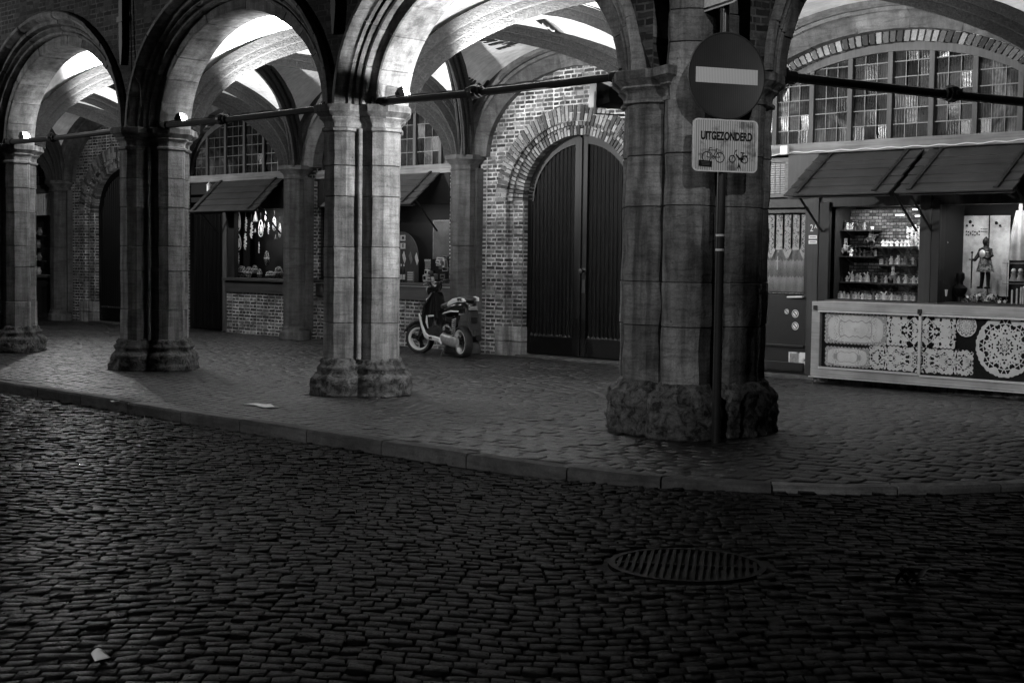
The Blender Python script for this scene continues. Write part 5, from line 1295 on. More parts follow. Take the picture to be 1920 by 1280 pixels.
# far left shop
s4 = thing('timber_shop', 'timber shop front with shelves and striped curtain at the far left', 'shop front', (-24, 6, 0), group='timber shop fronts')
beam(s4, -26, -22.2, 5.88, 6.05, 2.93, 3.12)
mb = MB(); mb.box(-26, 5.9, 0, -22.2, 6.06, .95); mb.build('lower_panel', M_['frame'], s4); mb = MB(); mb.box(-23.6, 5.885, .12, -22.5, 5.899, .75); mb.build('recessed_panel', M_['wood'], s4)
mb = MB(); mb.box(-26, 5.82, .95, -22.2, 6.06, 1.02); mb.build('window_sill', M_['beam'], s4, bev=.006)
mb = MB(); mb.box(-26, 6.5, 1.0, -22.2, 6.52, 3); mb.build('display_box', M_['frame'], s4)
mb = MB(); mb.grid(lambda u, v: (-24.5 + 2.3 * u, 6.0 + .02 * sin(u * 120), 2.42 + .5 * v), 120, 2); mb.build('striped_curtain', M_['ceramic'], s4, smooth='all')
for z in (1.35, 1.65, 1.95):
    mb = MB(); mb.box(-24, 6.1, z - .015, -22.3, 6.5, z); mb.build('shelf', M_['beam'], s4)
random.seed(6)
for k, (px, z) in enumerate([(60, 1.022), (66, 1.022), (73, 1.022), (61, 1.3505), (69, 1.3505), (74, 1.3505), (62, 1.6505), (72, 1.6505), (64, 1.9505), (75, 1.9505)]):
    p = at(px, 480, Y=6.2); t = thing('small_vase', f'small pale vase, {["left", "middle", "right", "left", "middle", "right", "left", "right", "left", "right"][k]} on the {["sill", "sill", "sill", "lowest shelf", "lowest shelf", "lowest shelf", "middle shelf", "middle shelf", "top shelf", "top shelf"][k]} of the far left shop', 'vase', (p.x, 6.2, z), group='vases in the far left shop')
    s = random.uniform(.8, 1.4); mb = MB(); mb.lathe([(.001, 0), (.04 * s, 0), (.06 * s, .06 * s), (.03 * s, .12 * s), (.04 * s, .15 * s), (.03 * s, .15 * s), (.001, .1 * s)], 10, T(p.x, 6.2, z)); mb.build('body', [M_['ceramic'], M_['ceramicg']][k % 2], t, smooth=True)
    mb = MB(); mb.tube([(p.x + .04 * s, 6.2, z + .04 * s), (p.x + .085 * s, 6.2, z + .07 * s), (p.x + .035 * s, 6.2, z + .11 * s)], .008, 6); mb.build('handle', M_['ceramic'], t, smooth=True)
light('hidden_display_light', 'AREA', (-23.2, 6.08, 2.9), 15, 1.4, (-23.2, 6.3, 1.6), sy=.06)  # unseen area light added to brighten shelves and curtain

# ================================================================ TIE RODS, ANCHORS, CABLES
def tie(label, a, b, r, collar, group='iron tie rods across the arches'):
    a, b = Vector(a), Vector(b); t = thing('tie_rod', label, 'tie rod', tuple(a), group=group); d = (b - a).normalized()
    mb = MB(); n = 10; pts = [a + (b - a) * i / n + Vector((0, 0, -.012 * sin(pi * i / n))) for i in range(n + 1)]; mb.tube(pts, r, 8); mb.build('bar', M_['iron'], t, smooth=True)
    c = a + (b - a) * collar; q = d.to_track_quat('Z', 'Y').to_matrix().to_4x4(); A = T(*c) @ q
    mb = MB(); mb.lathe([(r, -.11), (r * 1.5, -.10), (r * 1.5, -.06), (r * 1.8, -.05), (r * 1.95, 0), (r * 1.8, .05), (r * 1.5, .06), (r * 1.5, .1), (r, .11)], 8, A); mb.box(-r * 2.1, -.02, -.025, r * 2.1, .02, .025, A); mb.build('turnbuckle', M_['iron'], t, bev=.004)
    for e, s in ((a, 1), (b, -1)):
        mb = MB(); mb.lathe([(r * 2.2, 0), (r * 2.2, .03), (r * 1.4, .05), (r * 1.4, .16), (r, .18)], 8, T(*e) @ (d * s).to_track_quat('Z', 'Y').to_matrix().to_4x4()); mb.build('end_clamp', M_['iron'], t)
    return t
tie('iron tie rod across the wide arch between the middle pier and corner pier', (-BAY + .40, -.16, 3.175), (-.42, -.16, 3.175), .038, .44)
tie('iron tie rod across the arch left of the middle pier', (-2 * BAY + .40, -.16, 3.175), (-BAY - .42, -.16, 3.175), .038, .40)
tie('iron tie rod across the leftmost arch beside the glaring floodlight', (-3 * BAY + .40, -.16, 3.175), (-2 * BAY - .42, -.16, 3.175), .038, .40)
pa = OR + DR * .42; pb = OR + DR * 4.8
tie('thick iron tie rod crossing the leaded window right of the corner pier', (pa.x, pa.y, 3.17), (pb.x, pb.y, 3.17), .045, .50)
mb = MB(); 
def cabl(t, pts, r=.008, nm='cable', m='iron'): mb = MB(); mb.tube(pts, r, 5); return mb.build(nm, M_[m], t, smooth=True)
for k, x0 in enumerate((-BAY + .5, -2 * BAY + .5)):
    t = thing('rod_cable', ['thin cable tied along the tie rod of the wide arch', 'thin cable tied along the tie rod left of the middle pier'][k], 'cable', (x0, -.13, 3.2), group='cables on the tie rods')
    L = 2.6; cabl(t, [(x0 + L * i / 30, -.13, 3.215 + .014 * abs(sin(i * .7)) - .012 * sin(pi * i / 30)) for i in range(31)])
def anchor(x, z0, label):
    t = thing('wall_anchor', label, 'wall anchor', (x, -.45, z0), group='long iron wall anchors')
    mb = MB(); mb.prism([(x - .045, z0 + .25), (x - .015, z0), (x + .015, z0), (x + .045, z0 + .25), (x + .05, 5.9), (x - .05, 5.9)], -.475, -.42, 'y'); mb.build('bar', M_['iron'], t, bev=.006)
    mb = MB(); mb.box(x - .07, -.49, z0 + .55, x + .07, -.476, z0 + .62); mb.build('cleat', M_['iron'], t)
anchor(-8.76, 3.96, 'long black wall anchor between the two left arches'); anchor(-4.30, 3.90, 'long black wall anchor left of the brightest arch'); 
t = thing('wall_cable', 'thin black cable running down the brick between the two left arches', 'cable', (-8.55, -.45, 3.3)); pp = [at(244, 0, Y=-.44), at(246, 80, Y=-.44), at(247, 138, Y=-.45), at(262, 158, Y=-.5), at(264, 200, Y=-.5)]
cabl(t, [tuple(p) for p in pp], .008)
# hooded floodlights
def flood(label, pos, aim, k, lit=True, sc=1.0):
    p = Vector(pos); t = thing('floodlight', label, 'floodlight', tuple(p), group='floodlights on the pier capitals')
    d = (Vector(aim) - p).normalized(); A = T(*p) @ d.to_track_quat('Y', 'Z').to_matrix().to_4x4() @ Matrix.Scale(sc, 4)
    mb = MB(); w = .13; fr = [(-w, .06, -.1), (w, .06, -.1), (w, .06, .1), (-w, .06, .1)]; bk = [(-w * .6, -.11, -.06), (w * .6, -.11, -.06), (w * .6, -.11, .06), (-w * .6, -.11, .06)]
    mb.loft([bk, [(x, 0, z) for x, y, z in fr], fr], M=A); mb.build('housing', M_['black'], t, bev=.008)
    mb = MB(); mb.box(-w * .9, .061, -.085, w * .9, .066, .085, A); mb.build('lamp_glass', M_['lamp'] if lit else M_['ceramicg'], t)
    mb = MB(); mb.box(-w - .012, -.02, -.02, -w, .02, .02, A); mb.box(w, -.02, -.02, w + .012, .02, .02, A); mb.box(-w - .012, -.02, -.14, -w - .004, .02, -.0, A); mb.box(w + .004, -.02, -.14, w + .012, .02, 0, A); mb.box(-w - .012, -.02, -.15, w + .012, .02, -.14, A); mb.build('bracket', M_['iron'], t)
    mb = MB(); mb.box(-w, .06, .1, w, .12, .108, A); mb.box(-w - .006, .0, -.1, -w, .12, .108, A); mb.box(w, .0, -.1, w + .006, .12, .108, A); mb.build('hood', M_['galv'], t)
    return t
LP = 170
for k, (x, lab_) in enumerate([(-3.72, 'lit floodlight on the capital of the middle pier'), (-8.10, 'lit floodlight on the capital of the second pier from the left'), (-12.45, 'glaring floodlight on the capital at the far left')]):
    flood(lab_, (x + .04, -.02, 3.255), (x + 1.3, .5, 3.75), k, sc=.55)
    light('flood_and_fill_light', 'POINT', (x + .30, .42, 3.30), 16 * (1, .6, .8)[k], .04)
    light('flood_and_fill_light', 'SPOT', (x + .25, .72, 3.25), (2000, 1500, 1700)[k], .05, (x + (.75, 1.0, 1.1)[k], 2.2, (4.9, 4.75, 4.7)[k]), (112, 145, 128)[k], .9)
t = flood('black floodlight box under the capital on the left side of the corner pier', (-.98, .3, 3.08), (-3.2, 1.2, 3.3), 9, lit=False, sc=1.25)
mb = MB(); mb.tube([(-.98, .3, 3.2), (-.7, .1, 3.2), (-.5, .0, 3.1)], .012, 6); mb.build('arm', M_['iron'], t)
light('flood_and_fill_light', 'SPOT', (-1.3, -.02, 3.06), 420, .04, (-5.4, .9, 3.4), 165, .8)
light('flood_and_fill_light', 'POINT', (-17.2, 3.2, 3.2), 180, .05)  # added fill light in mid-aisle without a fixture, brightens the far left bay
light('flood_and_fill_light', 'SPOT', (.3, 1.0, 3.1), 300, .05, (.0, 5.6, 2.6), 150, .6)  # added fill spot behind the corner pier, no fixture, lights the lace shop

# ================================================================ TRAFFIC SIGN
PX, PY = .88, -.44
tn = radians(65); tv = Vector((cos(tn), sin(tn), 0)); nv_ = Vector((sin(tn), -cos(tn), 0))
def SM(z, off=.05): 
    m = Matrix.Identity(4); o = Vector((PX, PY, z)) + nv_ * off
    for i in range(3): m[i][0] = tv[i]; m[i][1] = (0, 0, 1)[i]; m[i][2] = nv_[i]; m[i][3] = o[i]
    return m
ts = thing('traffic_sign_post', 'dark sign post with round no-entry disc in front of corner pier', 'traffic sign', (PX, PY, 0))
mb = MB(); mb.tube([(PX, PY, -.02), (PX, PY, 4.2)], .038, 18); mb.build('post', M_['galv'], ts, smooth=True)
def rrect(w, h, r, n=6):
    pts = []
    for (cx, cy, a0) in ((w / 2 - r, h / 2 - r, 0), (-w / 2 + r, h / 2 - r, pi / 2), (-w / 2 + r, -h / 2 + r, pi), (w / 2 - r, -h / 2 + r, 3 * pi / 2)):
        pts += [(cx + r * cos(a0 + pi / 2 * i / n), cy + r * sin(a0 + pi / 2 * i / n)) for i in range(n + 1)]
    return pts
g = G('retroreflective_red_disc'); wv = g.n('TexWave', {'bands_direction': 'X'}, Vector=g.n('TexCoord').outputs['Generated'], Scale=12.0, Distortion=.6).outputs[1]
M_['signred'] = g.fin(g.mul(.05, g.mul(g.ramp(wv, [(0, .85), (1, 1.12)]), g.ramp(g.noise(3, 4), [(.3, .8), (.7, 1.15)]))), .45, None)
def striped(name, c, lo, nz=26, dirt=True):
    g = G(name); gc = g.n('TexCoord').outputs['Generated']; w = g.n('TexWave', {'bands_direction': 'X'}, Vector=gc, Scale=nz / 2 / pi * 1.0 * 2, Distortion=.15).outputs[1]
    v = g.ramp(w, [(.3, lo), (.7, 1)]); d = g.ramp(g.noise(7, 6, .7), [(.36, .35), (.5, 1)])
    v = g.mul(v, d) if dirt else v
    return g.fin(g.mul(v, c), .4)
A = SM(3.03, .055)
mb = MB(); mb.lathe([(.0001, 0), (.35, 0), (.355, -.012), (.357, .004), (.352, .006), (.347, .003), (.0001, .003)], 64, A); ds = mb.build('disc', M_['signred'], ts, smooth=True); subworld(ds, ts)
mb = MB(); mb.box(-.285, -.062, .0035, .285, .062, .0055, A); mb.build('white_bar', striped('bar_film', .75, .75, 40, False), ds)
mb = MB(); mb.loft([[(.352 * cos(2 * pi * k / 64), .352 * sin(2 * pi * k / 64), z) for k in range(64)] for z in (.002, .0065)] + [[(.345 * cos(2 * pi * k / 64), .345 * sin(2 * pi * k / 64), z) for k in range(64)] for z in (.0065, .002)], cap=False, M=A); mb.build('rim', M_['galv'], ds)
A = SM(2.462, .055)
mb = MB(); mb.prism(rrect(.60, .43, .045), -.012, .002, 'z', A); pt_ = mb.build('supplement_plate', striped('plate_film', .7, .5, 30), ts, bev=.003); subworld(pt_, ts)
mb = MB(); o_ = rrect(.60, .43, .045); i_ = rrect(.575, .405, .035); n_ = len(o_)
mb.add([(x, y, .0045) for x, y in o_] + [(x, y, .0045) for x, y in i_], [(i, (i + 1) % n_, n_ + (i + 1) % n_, n_ + i) for i in range(n_)], A); mb.build('edge', M_['ceramic'], pt_, fixn=False)
def fittext(name, s, w, h, m, parent, A, cx, cy, bold=.004):
    o = text(name, s, 1.0, m, None, Matrix.Identity(4), .0, 1, bold)
    xs = [v.co.x for v in o.data.vertices]; ys = [v.co.y for v in o.data.vertices]
    S_ = Matrix.Translation((cx, cy, .0035)) @ Matrix.Diagonal((w / (max(xs) - min(xs)), h / (max(ys) - min(ys)), 1, 1)) @ Matrix.Translation((-(max(xs) + min(xs)) / 2, -(max(ys) + min(ys)) / 2, 0))
    M2 = A @ S_
    if parent is not None and parent.name in MINV: M2 = MINV[parent.name]['Minv'] @ M2
    o.data.transform(M2); o.parent = parent; return o
fittext('lettering', 'UITGEZONDERD', .475, .072, M_['black'], pt_, A, .01, .078, .045)
fittext('letter', 'A', .033, .05, M_['black'], pt_, A, .128, -.158, .05)
mb = MB()
def stroke(p, q, w=.006, c=(0, 0), s=1.0):
    x0, y0 = c[0] + p[0] * s, c[1] + p[1] * s; x1, y1 = c[0] + q[0] * s, c[1] + q[1] * s
    dx, dy = x1 - x0, y1 - y0; L = math.hypot(dx, dy) + 1e-9; nx, ny = -dy / L * w / 2, dx / L * w / 2
    mb.add([(x0 - nx, y0 - ny, .004), (x1 - nx, y1 - ny, .004), (x1 + nx, y1 + ny, .004), (x0 + nx, y0 + ny, .004)], [(0, 1, 2, 3)], A)
def ring(c, r, w=.006, a0=0, a1=2 * pi):
    N = 28; v = []
    for i in range(N + 1): a = a0 + (a1 - a0) * i / N; v += [(c[0] + (r - w / 2) * cos(a), c[1] + (r - w / 2) * sin(a), .004), (c[0] + (r + w / 2) * cos(a), c[1] + (r + w / 2) * sin(a), .004)]
    mb.add(v, [(2 * i, 2 * i + 1, 2 * i + 3, 2 * i + 2) for i in range(N)], A)
# bicycle
bc = (-.117, -.085)
ring((-.172, -.095), .040, .007); ring((-.050, -.098), .040, .007)
for p_, q_ in (((-.172, -.095), (-.148, -.022)), ((-.148, -.022), (-.128, -.022)), ((-.152, -.04), (-.085, -.04)), ((-.148, -.045), (-.108, -.095)), ((-.108, -.095), (-.08, -.03)), ((-.09, -.03), (-.07, -.03)), ((-.108, -.095), (-.05, -.098)), ((-.05, -.098), (-.083, -.045)), ((-.172, -.095), (-.145, -.1))): stroke(p_, q_, .006)
ring((-.108, -.098), .010, .006); 
# moped
ring((.065, -.105), .028, .008); ring((.180, -.108), .028, .008)
for p_, q_, w_ in (((.065, -.105), (.098, -.03), .006), ((.088, -.045), (.11, -.03), .006), ((.098, -.065), (.128, -.1), .014), ((.12, -.1), (.17, -.105), .02), ((.15, -.1), (.163, -.055), .008), ((.14, -.052), (.178, -.055), .01), ((.165, -.078), (.205, -.078), .012), ((.18, -.108), (.17, -.08), .006), ((.14, -.115), (.16, -.13), .01)): stroke(p_, q_, w_)
mb.build('cycle_and_moped_symbol', M_['black'], pt_, fixn=False)
mb = MB(); mb.box(-.235, -.185, .0045, -.115, -.135, .006, A @ R(radians(-3))); stk = mb.build('sticker', M_['black'], pt_); subworld(stk, pt_)
mb = MB()
for k in range(3): mb.box(-.215 + .004 * k, -.152 - k * .011, .0062, -.135, -.146 - k * .011, .0066, A @ R(radians(-3)))
mb.build('sticker_lettering', M_['lead'], stk)
# upper plate turned another way
t2 = Vector((.917, -.40, 0)); n2 = Vector((-.40, -.917, 0)); m = Matrix.Identity(4); o = Vector((PX - .02, PY, 3.80)) + n2 * .05
for i in range(3): m[i][0] = t2[i]; m[i][1] = (0, 0, 1)[i]; m[i][2] = n2[i]; m[i][3] = o[i]
mb = MB(); mb.prism(rrect(.60, .42, .05), -.012, .002, 'z', m); up = mb.build('upper_plate', M_['ceramic'], ts, bev=.003); subworld(up, ts)
mb = MB(); o_ = rrect(.57, .39, .045); i_ = rrect(.535, .355, .03); n_ = len(o_)
mb.add([(x, y, .0045) for x, y in o_] + [(x, y, .0045) for x, y in i_], [(i, (i + 1) % n_, n_ + (i + 1) % n_, n_ + i) for i in range(n_)], m)
for k in range(5): mb.box(-.2 + k * .045, -.085 + .01 * (k % 2), .003, -.17 + k * .045, -.0, .005, m)
mb.build('border_and_marks', M_['black'], up)
for z, of in ((3.15, 1), (2.9, 1), (2.55, 1), (2.37, 1)):
    mb = MB(); mb.lathe([(.0385, -.014), (.044, -.014), (.044, .014), (.0385, .014)], 16, T(PX, PY, z)); mb.build('clamp', M_['alu'] if z < 0 else M_['galv'], ts)
for z in (2.0 - .28, 2.0 - .40):
    mb = MB(); mb.lathe([(.0382, 0), (.039, 0), (.039, .018), (.0382, .018)], 16, T(PX, PY, z)); mb.build('pole_sticker', M_['white'], ts)

# ================================================================ SCOOTER
sc0 = thing('motor_scooter', 'small dark scooter with white seat panel parked by brick wall', 'scooter', (-7.90, 4.86, 0), rz=radians(165.6), world=False)
sc0.scale = (.98, 1.04, 1.0); sc0.rotation_euler = (radians(-3), 0, radians(165.6))
M_['tyre'] = m_plain('tyre_rubber', .015, .75, .3, 30); M_['sbody'] = m_plain('gloss_dark_paint', .012, .18, .1, 5, spec=.7); M_['swhite'] = m_plain('gloss_white_paint', .9, .25, .06, 5, spec=.6)
M_['salu'] = m_plain('cast_aluminium', .4, .4, .35, 25, metal=.5); M_['sseat'] = m_plain('seat_vinyl', .03, .5, .2, 20)
def sec(mb, secs, n=16, p=2.6, M=None):
    rings = []
    for (x, z, hw, hh) in secs:
        r = []
        for k in range(n):
            a = 2 * pi * k / n; c_, s_ = cos(a), sin(a)
            r.append((x, hw * math.copysign(abs(c_) ** (2 / p), c_), z + hh * math.copysign(abs(s_) ** (2 / p), s_)))
        rings.append(r)
    mb.loft(rings, M=M)
def wheel(parent, c, r, w, A=None, disc=True):
    A = (A or Matrix.Identity(4)) @ T(*c) @ R(x=pi / 2)
    mb = MB(); pr = [(r * .76, -w * .42), (r * .86, -w * .5), (r * .95, -w * .42), (r, -w * .2), (r, w * .2), (r * .95, w * .42), (r * .86, w * .5), (r * .76, w * .42)]
    mb.loft([[(q * cos(2 * pi * k / 40), q * sin(2 * pi * k / 40), z) for k in range(40)] for q, z in pr + pr[:1]], cap=False, M=A)
    wh = mb.build('wheel', M_['tyre'], parent, smooth=True)
    mb = MB(); pr = [(r * .775, -w * .4), (r * .775, w * .4), (r * .68, w * .4), (r * .64, w * .3), (r * .64, -w * .3), (r * .68, -w * .4)]
    mb.loft([[(q * cos(2 * pi * k / 40), q * sin(2 * pi * k / 40), z) for k in range(40)] for q, z in pr + pr[:1]], cap=False, M=A); mb.build('rim', M_['swhite'], wh, smooth=True)
    mb = MB(); mb.lathe([(.001, -w * .4), (.045, -w * .4), (.05, 0), (.045, w * .4), (.001, w * .4)], 16, A)
    for k in range(3):
        B = A @ R(2 * pi * k / 3 + .3); mb.loft([[(.03, -.022, -.012), (.03, .022, -.012), (.03, .022, .012), (.03, -.022, .012)], [(r * .66, -.04, -.01), (r * .66, .04, -.01), (r * .66, .04, .01), (r * .66, -.04, .01)]], M=B)
    mb.build('hub_and_spokes', M_['sbody'], wh, smooth=True)
    if disc: mb = MB(); mb.lathe([(.05, w * .45), (.1, w * .45), (.1, w * .45 + .004), (.05, w * .45 + .004)], 28, A); mb.build('brake_disc', M_['salu'], wh)
    return wh
wheel(sc0, (0, 0, .245), .245, .13)
mb = MB(); sec(mb, [(-.36, .80, .04, .03), (-.30, .82, .10, .06), (-.1, .80, .14, .085), (.12, .76, .15, .09), (.3, .70, .145, .085), (.42, .66, .12, .06), (.47, .66, .07, .03)]); mb.build('tail_body', M_['sbody'], sc0, smooth='all')
mb = MB(); sec(mb, [(-.36, .90, .05, .015), (-.30, .905, .10, .035), (-.1, .895, .13, .05), (.08, .86, .14, .05), (.2, .82, .145, .045), (.34, .80, .14, .05), (.46, .78, .12, .045), (.54, .76, .07, .02)]); mb.build('seat', M_['sseat'], sc0, smooth='all')
for s in (1, -1):
    mb = MB(); pts = [(-.40, .885), (-.34, .925), (-.2, .94), (0, .915), (.14, .865), (.20, .80), (.16, .785), (.02, .83), (-.15, .865), (-.33, .865)]
    mb.prism([(x if s > 0 else max(x, -.3), z) for x, z in pts], s * .118, s * .150, 'y'); mb.build('seat_panel', M_['swhite'], sc0, bev=.01)
    if s == 1:
        cu_ = text('lettering', 'MBK', .07, M_['black'], None, Matrix.Identity(4), .001, 1.1, .003)
        cu_.data.transform(T(-.25, .1575, .905) @ R(z=pi) @ R(x=pi / 2)); cu_.parent = sc0
mb = MB(); sec(mb, [(.46, .45, .12, .16), (.42, .55, .13, .14), (.3, .62, .13, .1)]); 
mb.loft([[(.50, -.13, .30), (.50, .13, .30), (.44, .13, .3), (.44, -.13, .3)], [(.52, -.14, .5), (.52, .14, .5), (.40, .14, .5), (.40, -.14, .5)], [(.50, -.12, .72), (.50, .12, .72), (.3, .12, .7), (.3, -.12, .7)]]); mb.build('seat_pedestal', M_['sbody'], sc0, smooth=True)
mb = MB(); mb.loft([[(.45, -.17, .27), (.45, .17, .27), (.45, .17, .32), (.45, -.17, .32)], [(.86, -.17, .28), (.86, .17, .28), (.86, .17, .33), (.86, -.17, .33)], [(.98, -.15, .40), (.98, .15, .40), (.95, .15, .45), (.95, -.15, .45)]]); mb.build('floorboard', M_['sbody'], sc0, bev=.015)
for s in (1, -1):   # white edge sweeping from shield to belly
    mb = MB(); pts = [(.36, .20), (.42, .30), (.62, .315), (.80, .32), (.90, .36), (.99, .47), (1.06, .60), (1.10, .66), (1.085, .57), (1.02, .42), (.93, .29), (.84, .25), (.66, .245), (.48, .245)]
    mb.prism(pts, s * .165, s * .192, 'y'); ed_ = mb.build('white_edge', M_['swhite'], sc0, bev=.008)
    if s == 1:
        cu_ = text('lettering', 'MBK', .05, M_['black'], None, Matrix.Identity(4), .001, 1.1, .002)
        cu_.data.transform(T(.70, .1935, .28) @ R(z=pi) @ R(x=pi / 2)); cu_.parent = sc0
    mb = MB(); mb.prism([(-.22, .74), (.05, .735), (.3, .69), (.34, .665), (.05, .71), (-.2, .715)], s * .152, s * .162, 'y'); mb.build('side_stripe', M_['swhite'], sc0, bev=.004)
# leg shield
mb = MB(); rings = []
for (x, z, w) in ((.97, .36, .15), (1.03, .48, .19), (1.03, .62, .205), (.99, .78, .19), (.94, .92, .13), (.92, .98, .09)):
    r = []
    for k in range(9): u = -1 + 2 * k / 8; r.append((x - .07 * u * u + .06 * (1 - u * u), w * u, z))
    for k in range(8, -1, -1): u = -1 + 2 * k / 8; r.append((x - .07 * u * u + .06 * (1 - u * u) - .05, w * u * .9, z))
    rings.append(r)
mb.loft(rings); mb.build('leg_shield', M_['sbody'], sc0, smooth=True)
mb = MB(); mb.box(.90, .02, .60, .935, .11, .625); mb.tube([(.93, .13, .62), (.90, .15, .52), (.88, .14, .42)], [.012, .02, .008], 6); mb.build('shield_pocket', M_['ceramic'], sc0, bev=.004)
# engine
mb = MB(); sec(mb, [(-.08, .24, .03, .07), (.02, .25, .05, .09), (.2, .27, .055, .085), (.34, .29, .055, .095), (.42, .29, .04, .06)], p=3, M=T(0, .13, 0)); mb.build('engine_cover', M_['salu'], sc0, smooth=True)
mb = MB(); sec(mb, [(.12, .42, .05, .06), (.2, .44, .07, .085), (.3, .44, .07, .085), (.36, .43, .05, .06)], M=T(0, .11, 0)); mb.build('air_filter', M_['sbody'], sc0, smooth='all')
mb = MB(); mb.lathe([(.001, 0), (.03, 0), (.03, .012), (.001, .012)], 14, T(.24, .18, .45) @ R(x=-pi / 2)); mb.build('filter_badge', M_['salu'], sc0)
mb = MB(); pts = []
for i in range(90): a = i * .7; h = i / 90; pts.append((.02 - .06 * h + .03 * cos(a), .15 + .03 * sin(a), .32 + .3 * h))
mb.tube(pts, .006, 5); mb.build('shock_spring', M_['salu'], sc0, smooth=True)
mb = MB(); mb.tube([(.02, .15, .28), (-.05, .15, .66)], .014, 8); mb.build('shock_rod', M_['sbody'], sc0)
mb = MB(); mb.tube([(.3, -.12, .3), (.1, -.16, .24), (-.2, -.17, .3)], [.02, .045, .05], 10); mb.build('exhaust', M_['sbody'], sc0, smooth=True)
mb = MB(); mb.loft([[(-.30, -.10, .80), (-.30, .10, .80), (-.27, .10, .80), (-.27, -.10, .80)], [(-.38, -.10, .62), (-.38, .10, .62), (-.36, .10, .62), (-.36, -.10, .62)], [(-.42, -.09, .44), (-.42, .09, .44), (-.405, .09, .44), (-.405, -.09, .44)]]); mb.build('rear_mudguard', M_['tyre'], sc0, bev=.008)
mb = MB(); mb.box(-.385, -.07, .74, -.34, .07, .80); mb.build('tail_light', M_['ceramicg'], sc0, bev=.01)
mb = MB(); mb.box(-.425, -.05, .55, -.40, .05, .64, None); mb.build('number_plate', M_['ceramicd'], sc0, bev=.004)
mb = MB(); mb.tube([(.30, .10, .24), (.26, .20, .10), (.24, .26, .012)], .012, 8); mb.tube([(.24, .26, .012), (.16, .29, .008)], .012, 6); mb.build('side_stand', M_['iron'], sc0, smooth=True)
# steering group
AX = Vector((1.08, 0, .7)); ST = T(1.08, 0, .7) @ R(radians(36)) @ T(-1.08, 0, -.7)
wheel(sc0, (1.27, 0, .240), .240, .12, ST)
mb = MB(); 
for s in (1, -1): mb.tube([(1.27, s * .075, .24), (1.13, s * .075, .6), (1.10, s * .05, .66)], .02, 8, ST)
mb.tube([(1.10, 0, .62), (.98, 0, 1.02)], .028, 8, ST); mb.build('fork', M_['sbody'], sc0, smooth=True)
mb = MB(); rg = []
for i in range(13):
    a = radians(25 + 125 * i / 12); rg.append([(1.27 + .275 * cos(a), y, .24 + .275 * sin(a) + .012 * (1 - abs(y) / .065) + dz) for y, dz in ((-.065, -.03), (-.055, 0), (0, .004), (.055, 0), (.065, -.03), (.05, -.03), (0, -.012), (-.05, -.03))])
mb.loft(rg, M=ST); mb.build('front_mudguard', M_['sbody'], sc0, smooth=True)
mb = MB(); sec(mb, [(1.09, 1.0, .05, .05), (1.06, 1.02, .1, .09), (.98, 1.05, .12, .1), (.92, 1.06, .11, .08), (.88, 1.07, .06, .05)], M=ST); mb.build('headset', M_['sbody'], sc0, smooth='all')
mb = MB(); mb.lathe([(.001, 0), (.055, 0), (.06, -.02), (.001, -.02)], 16, ST @ T(1.105, 0, 1.01) @ R(y=pi / 2)); mb.build('headlight', M_['ceramicg'], sc0, smooth=True)
for s in (1, -1):
    mb = MB(); mb.tube([(.98, s * .08, 1.08), (.96, s * .2, 1.14), (.90, s * .36, 1.15)], .014, 8, ST); mb.tube([(.95, s * .22, 1.143), (.90, s * .37, 1.15)], .02, 8, ST); hb = mb.build('handlebar', M_['sseat'], sc0, smooth=True)
    mb = MB(); mb.tube([(1.02, s * .18, 1.13), (1.01, s * .30, 1.12), (.98, s * .35, 1.11)], .007, 6, ST); mb.build('brake_lever', M_['salu'], hb, smooth=True)
mb = MB(); mb.tube([(.99, .1, 1.12), (.98, .12, 1.22), (.97, .14, 1.26)], .006, 6, ST); mb.ball(tuple(ST @ Vector((.96, .16, 1.29))), .045, 10, (.5, 1.1, .8)); mb.build('mirror', M_['sseat'], sc0, smooth='all')
for s in (1, -1):
    mb = MB(); mb.tube([(-.30, s * .1, .69), (-.33, s * .19, .69)], .008, 6); mb.ball((-.335, s * .20, .69), .018, 8, (.8, 1.3, .8)); mb.build('indicator', M_['ceramicg'], sc0, smooth='all')

# ================================================================ LETTERING PAINTED ON THE VAULT
def on_vault(px, py, k=1):
    c = corners(k); d = (RM @ Vector(((px - 960) / F, (640 - py) / F, -1))); best = None
    t = 10.0; prev = None
    while t < 30:
        p = CAM + d * t; v = (p.y - .25) / 5.4
        xl = c[0].x * (1 - v) + c[2].x * v; xr = c[1].x * (1 - v) + c[3].x * v; u = (p.x - xl) / (xr - xl)
        if 0 < u < 1 and 0 < v < 1:
            s = p.z - vz(u, v)
            if prev is not None and prev < 0 <= s: return p
            prev = s
        t += .004
    return None
vt_ = thing('vault_lettering', 'fan of black painted letters on the pale vault right of the dark rib', 'lettering', (-7.5, 4.8, 4.2))
def vletter(ch, px, py, rot, size, name='painted_letter', m='black', bold=.02):
    p = on_vault(px, py); q = on_vault(px + 2.5 * cos(radians(rot)), py - 2.5 * sin(radians(rot))); w_ = on_vault(px - 2.5 * sin(radians(rot)), py - 2.5 * cos(radians(rot)))
    if not (p and q and w_): return
    X_ = (q - p).normalized(); Y_ = (w_ - p); Z_ = X_.cross(Y_).normalized(); Y_ = Z_.cross(X_)
    if Z_.dot(CAM - p) < 0: Z_ = -Z_
    A = Matrix.Identity(4)
    for i in range(3): A[i][0] = X_[i]; A[i][1] = Y_[i]; A[i][2] = Z_[i]; A[i][3] = p[i] + Z_[i] * .03
    text(name, ch, size * 1.25, M_[m], vt_, A, .002, .8, bold)
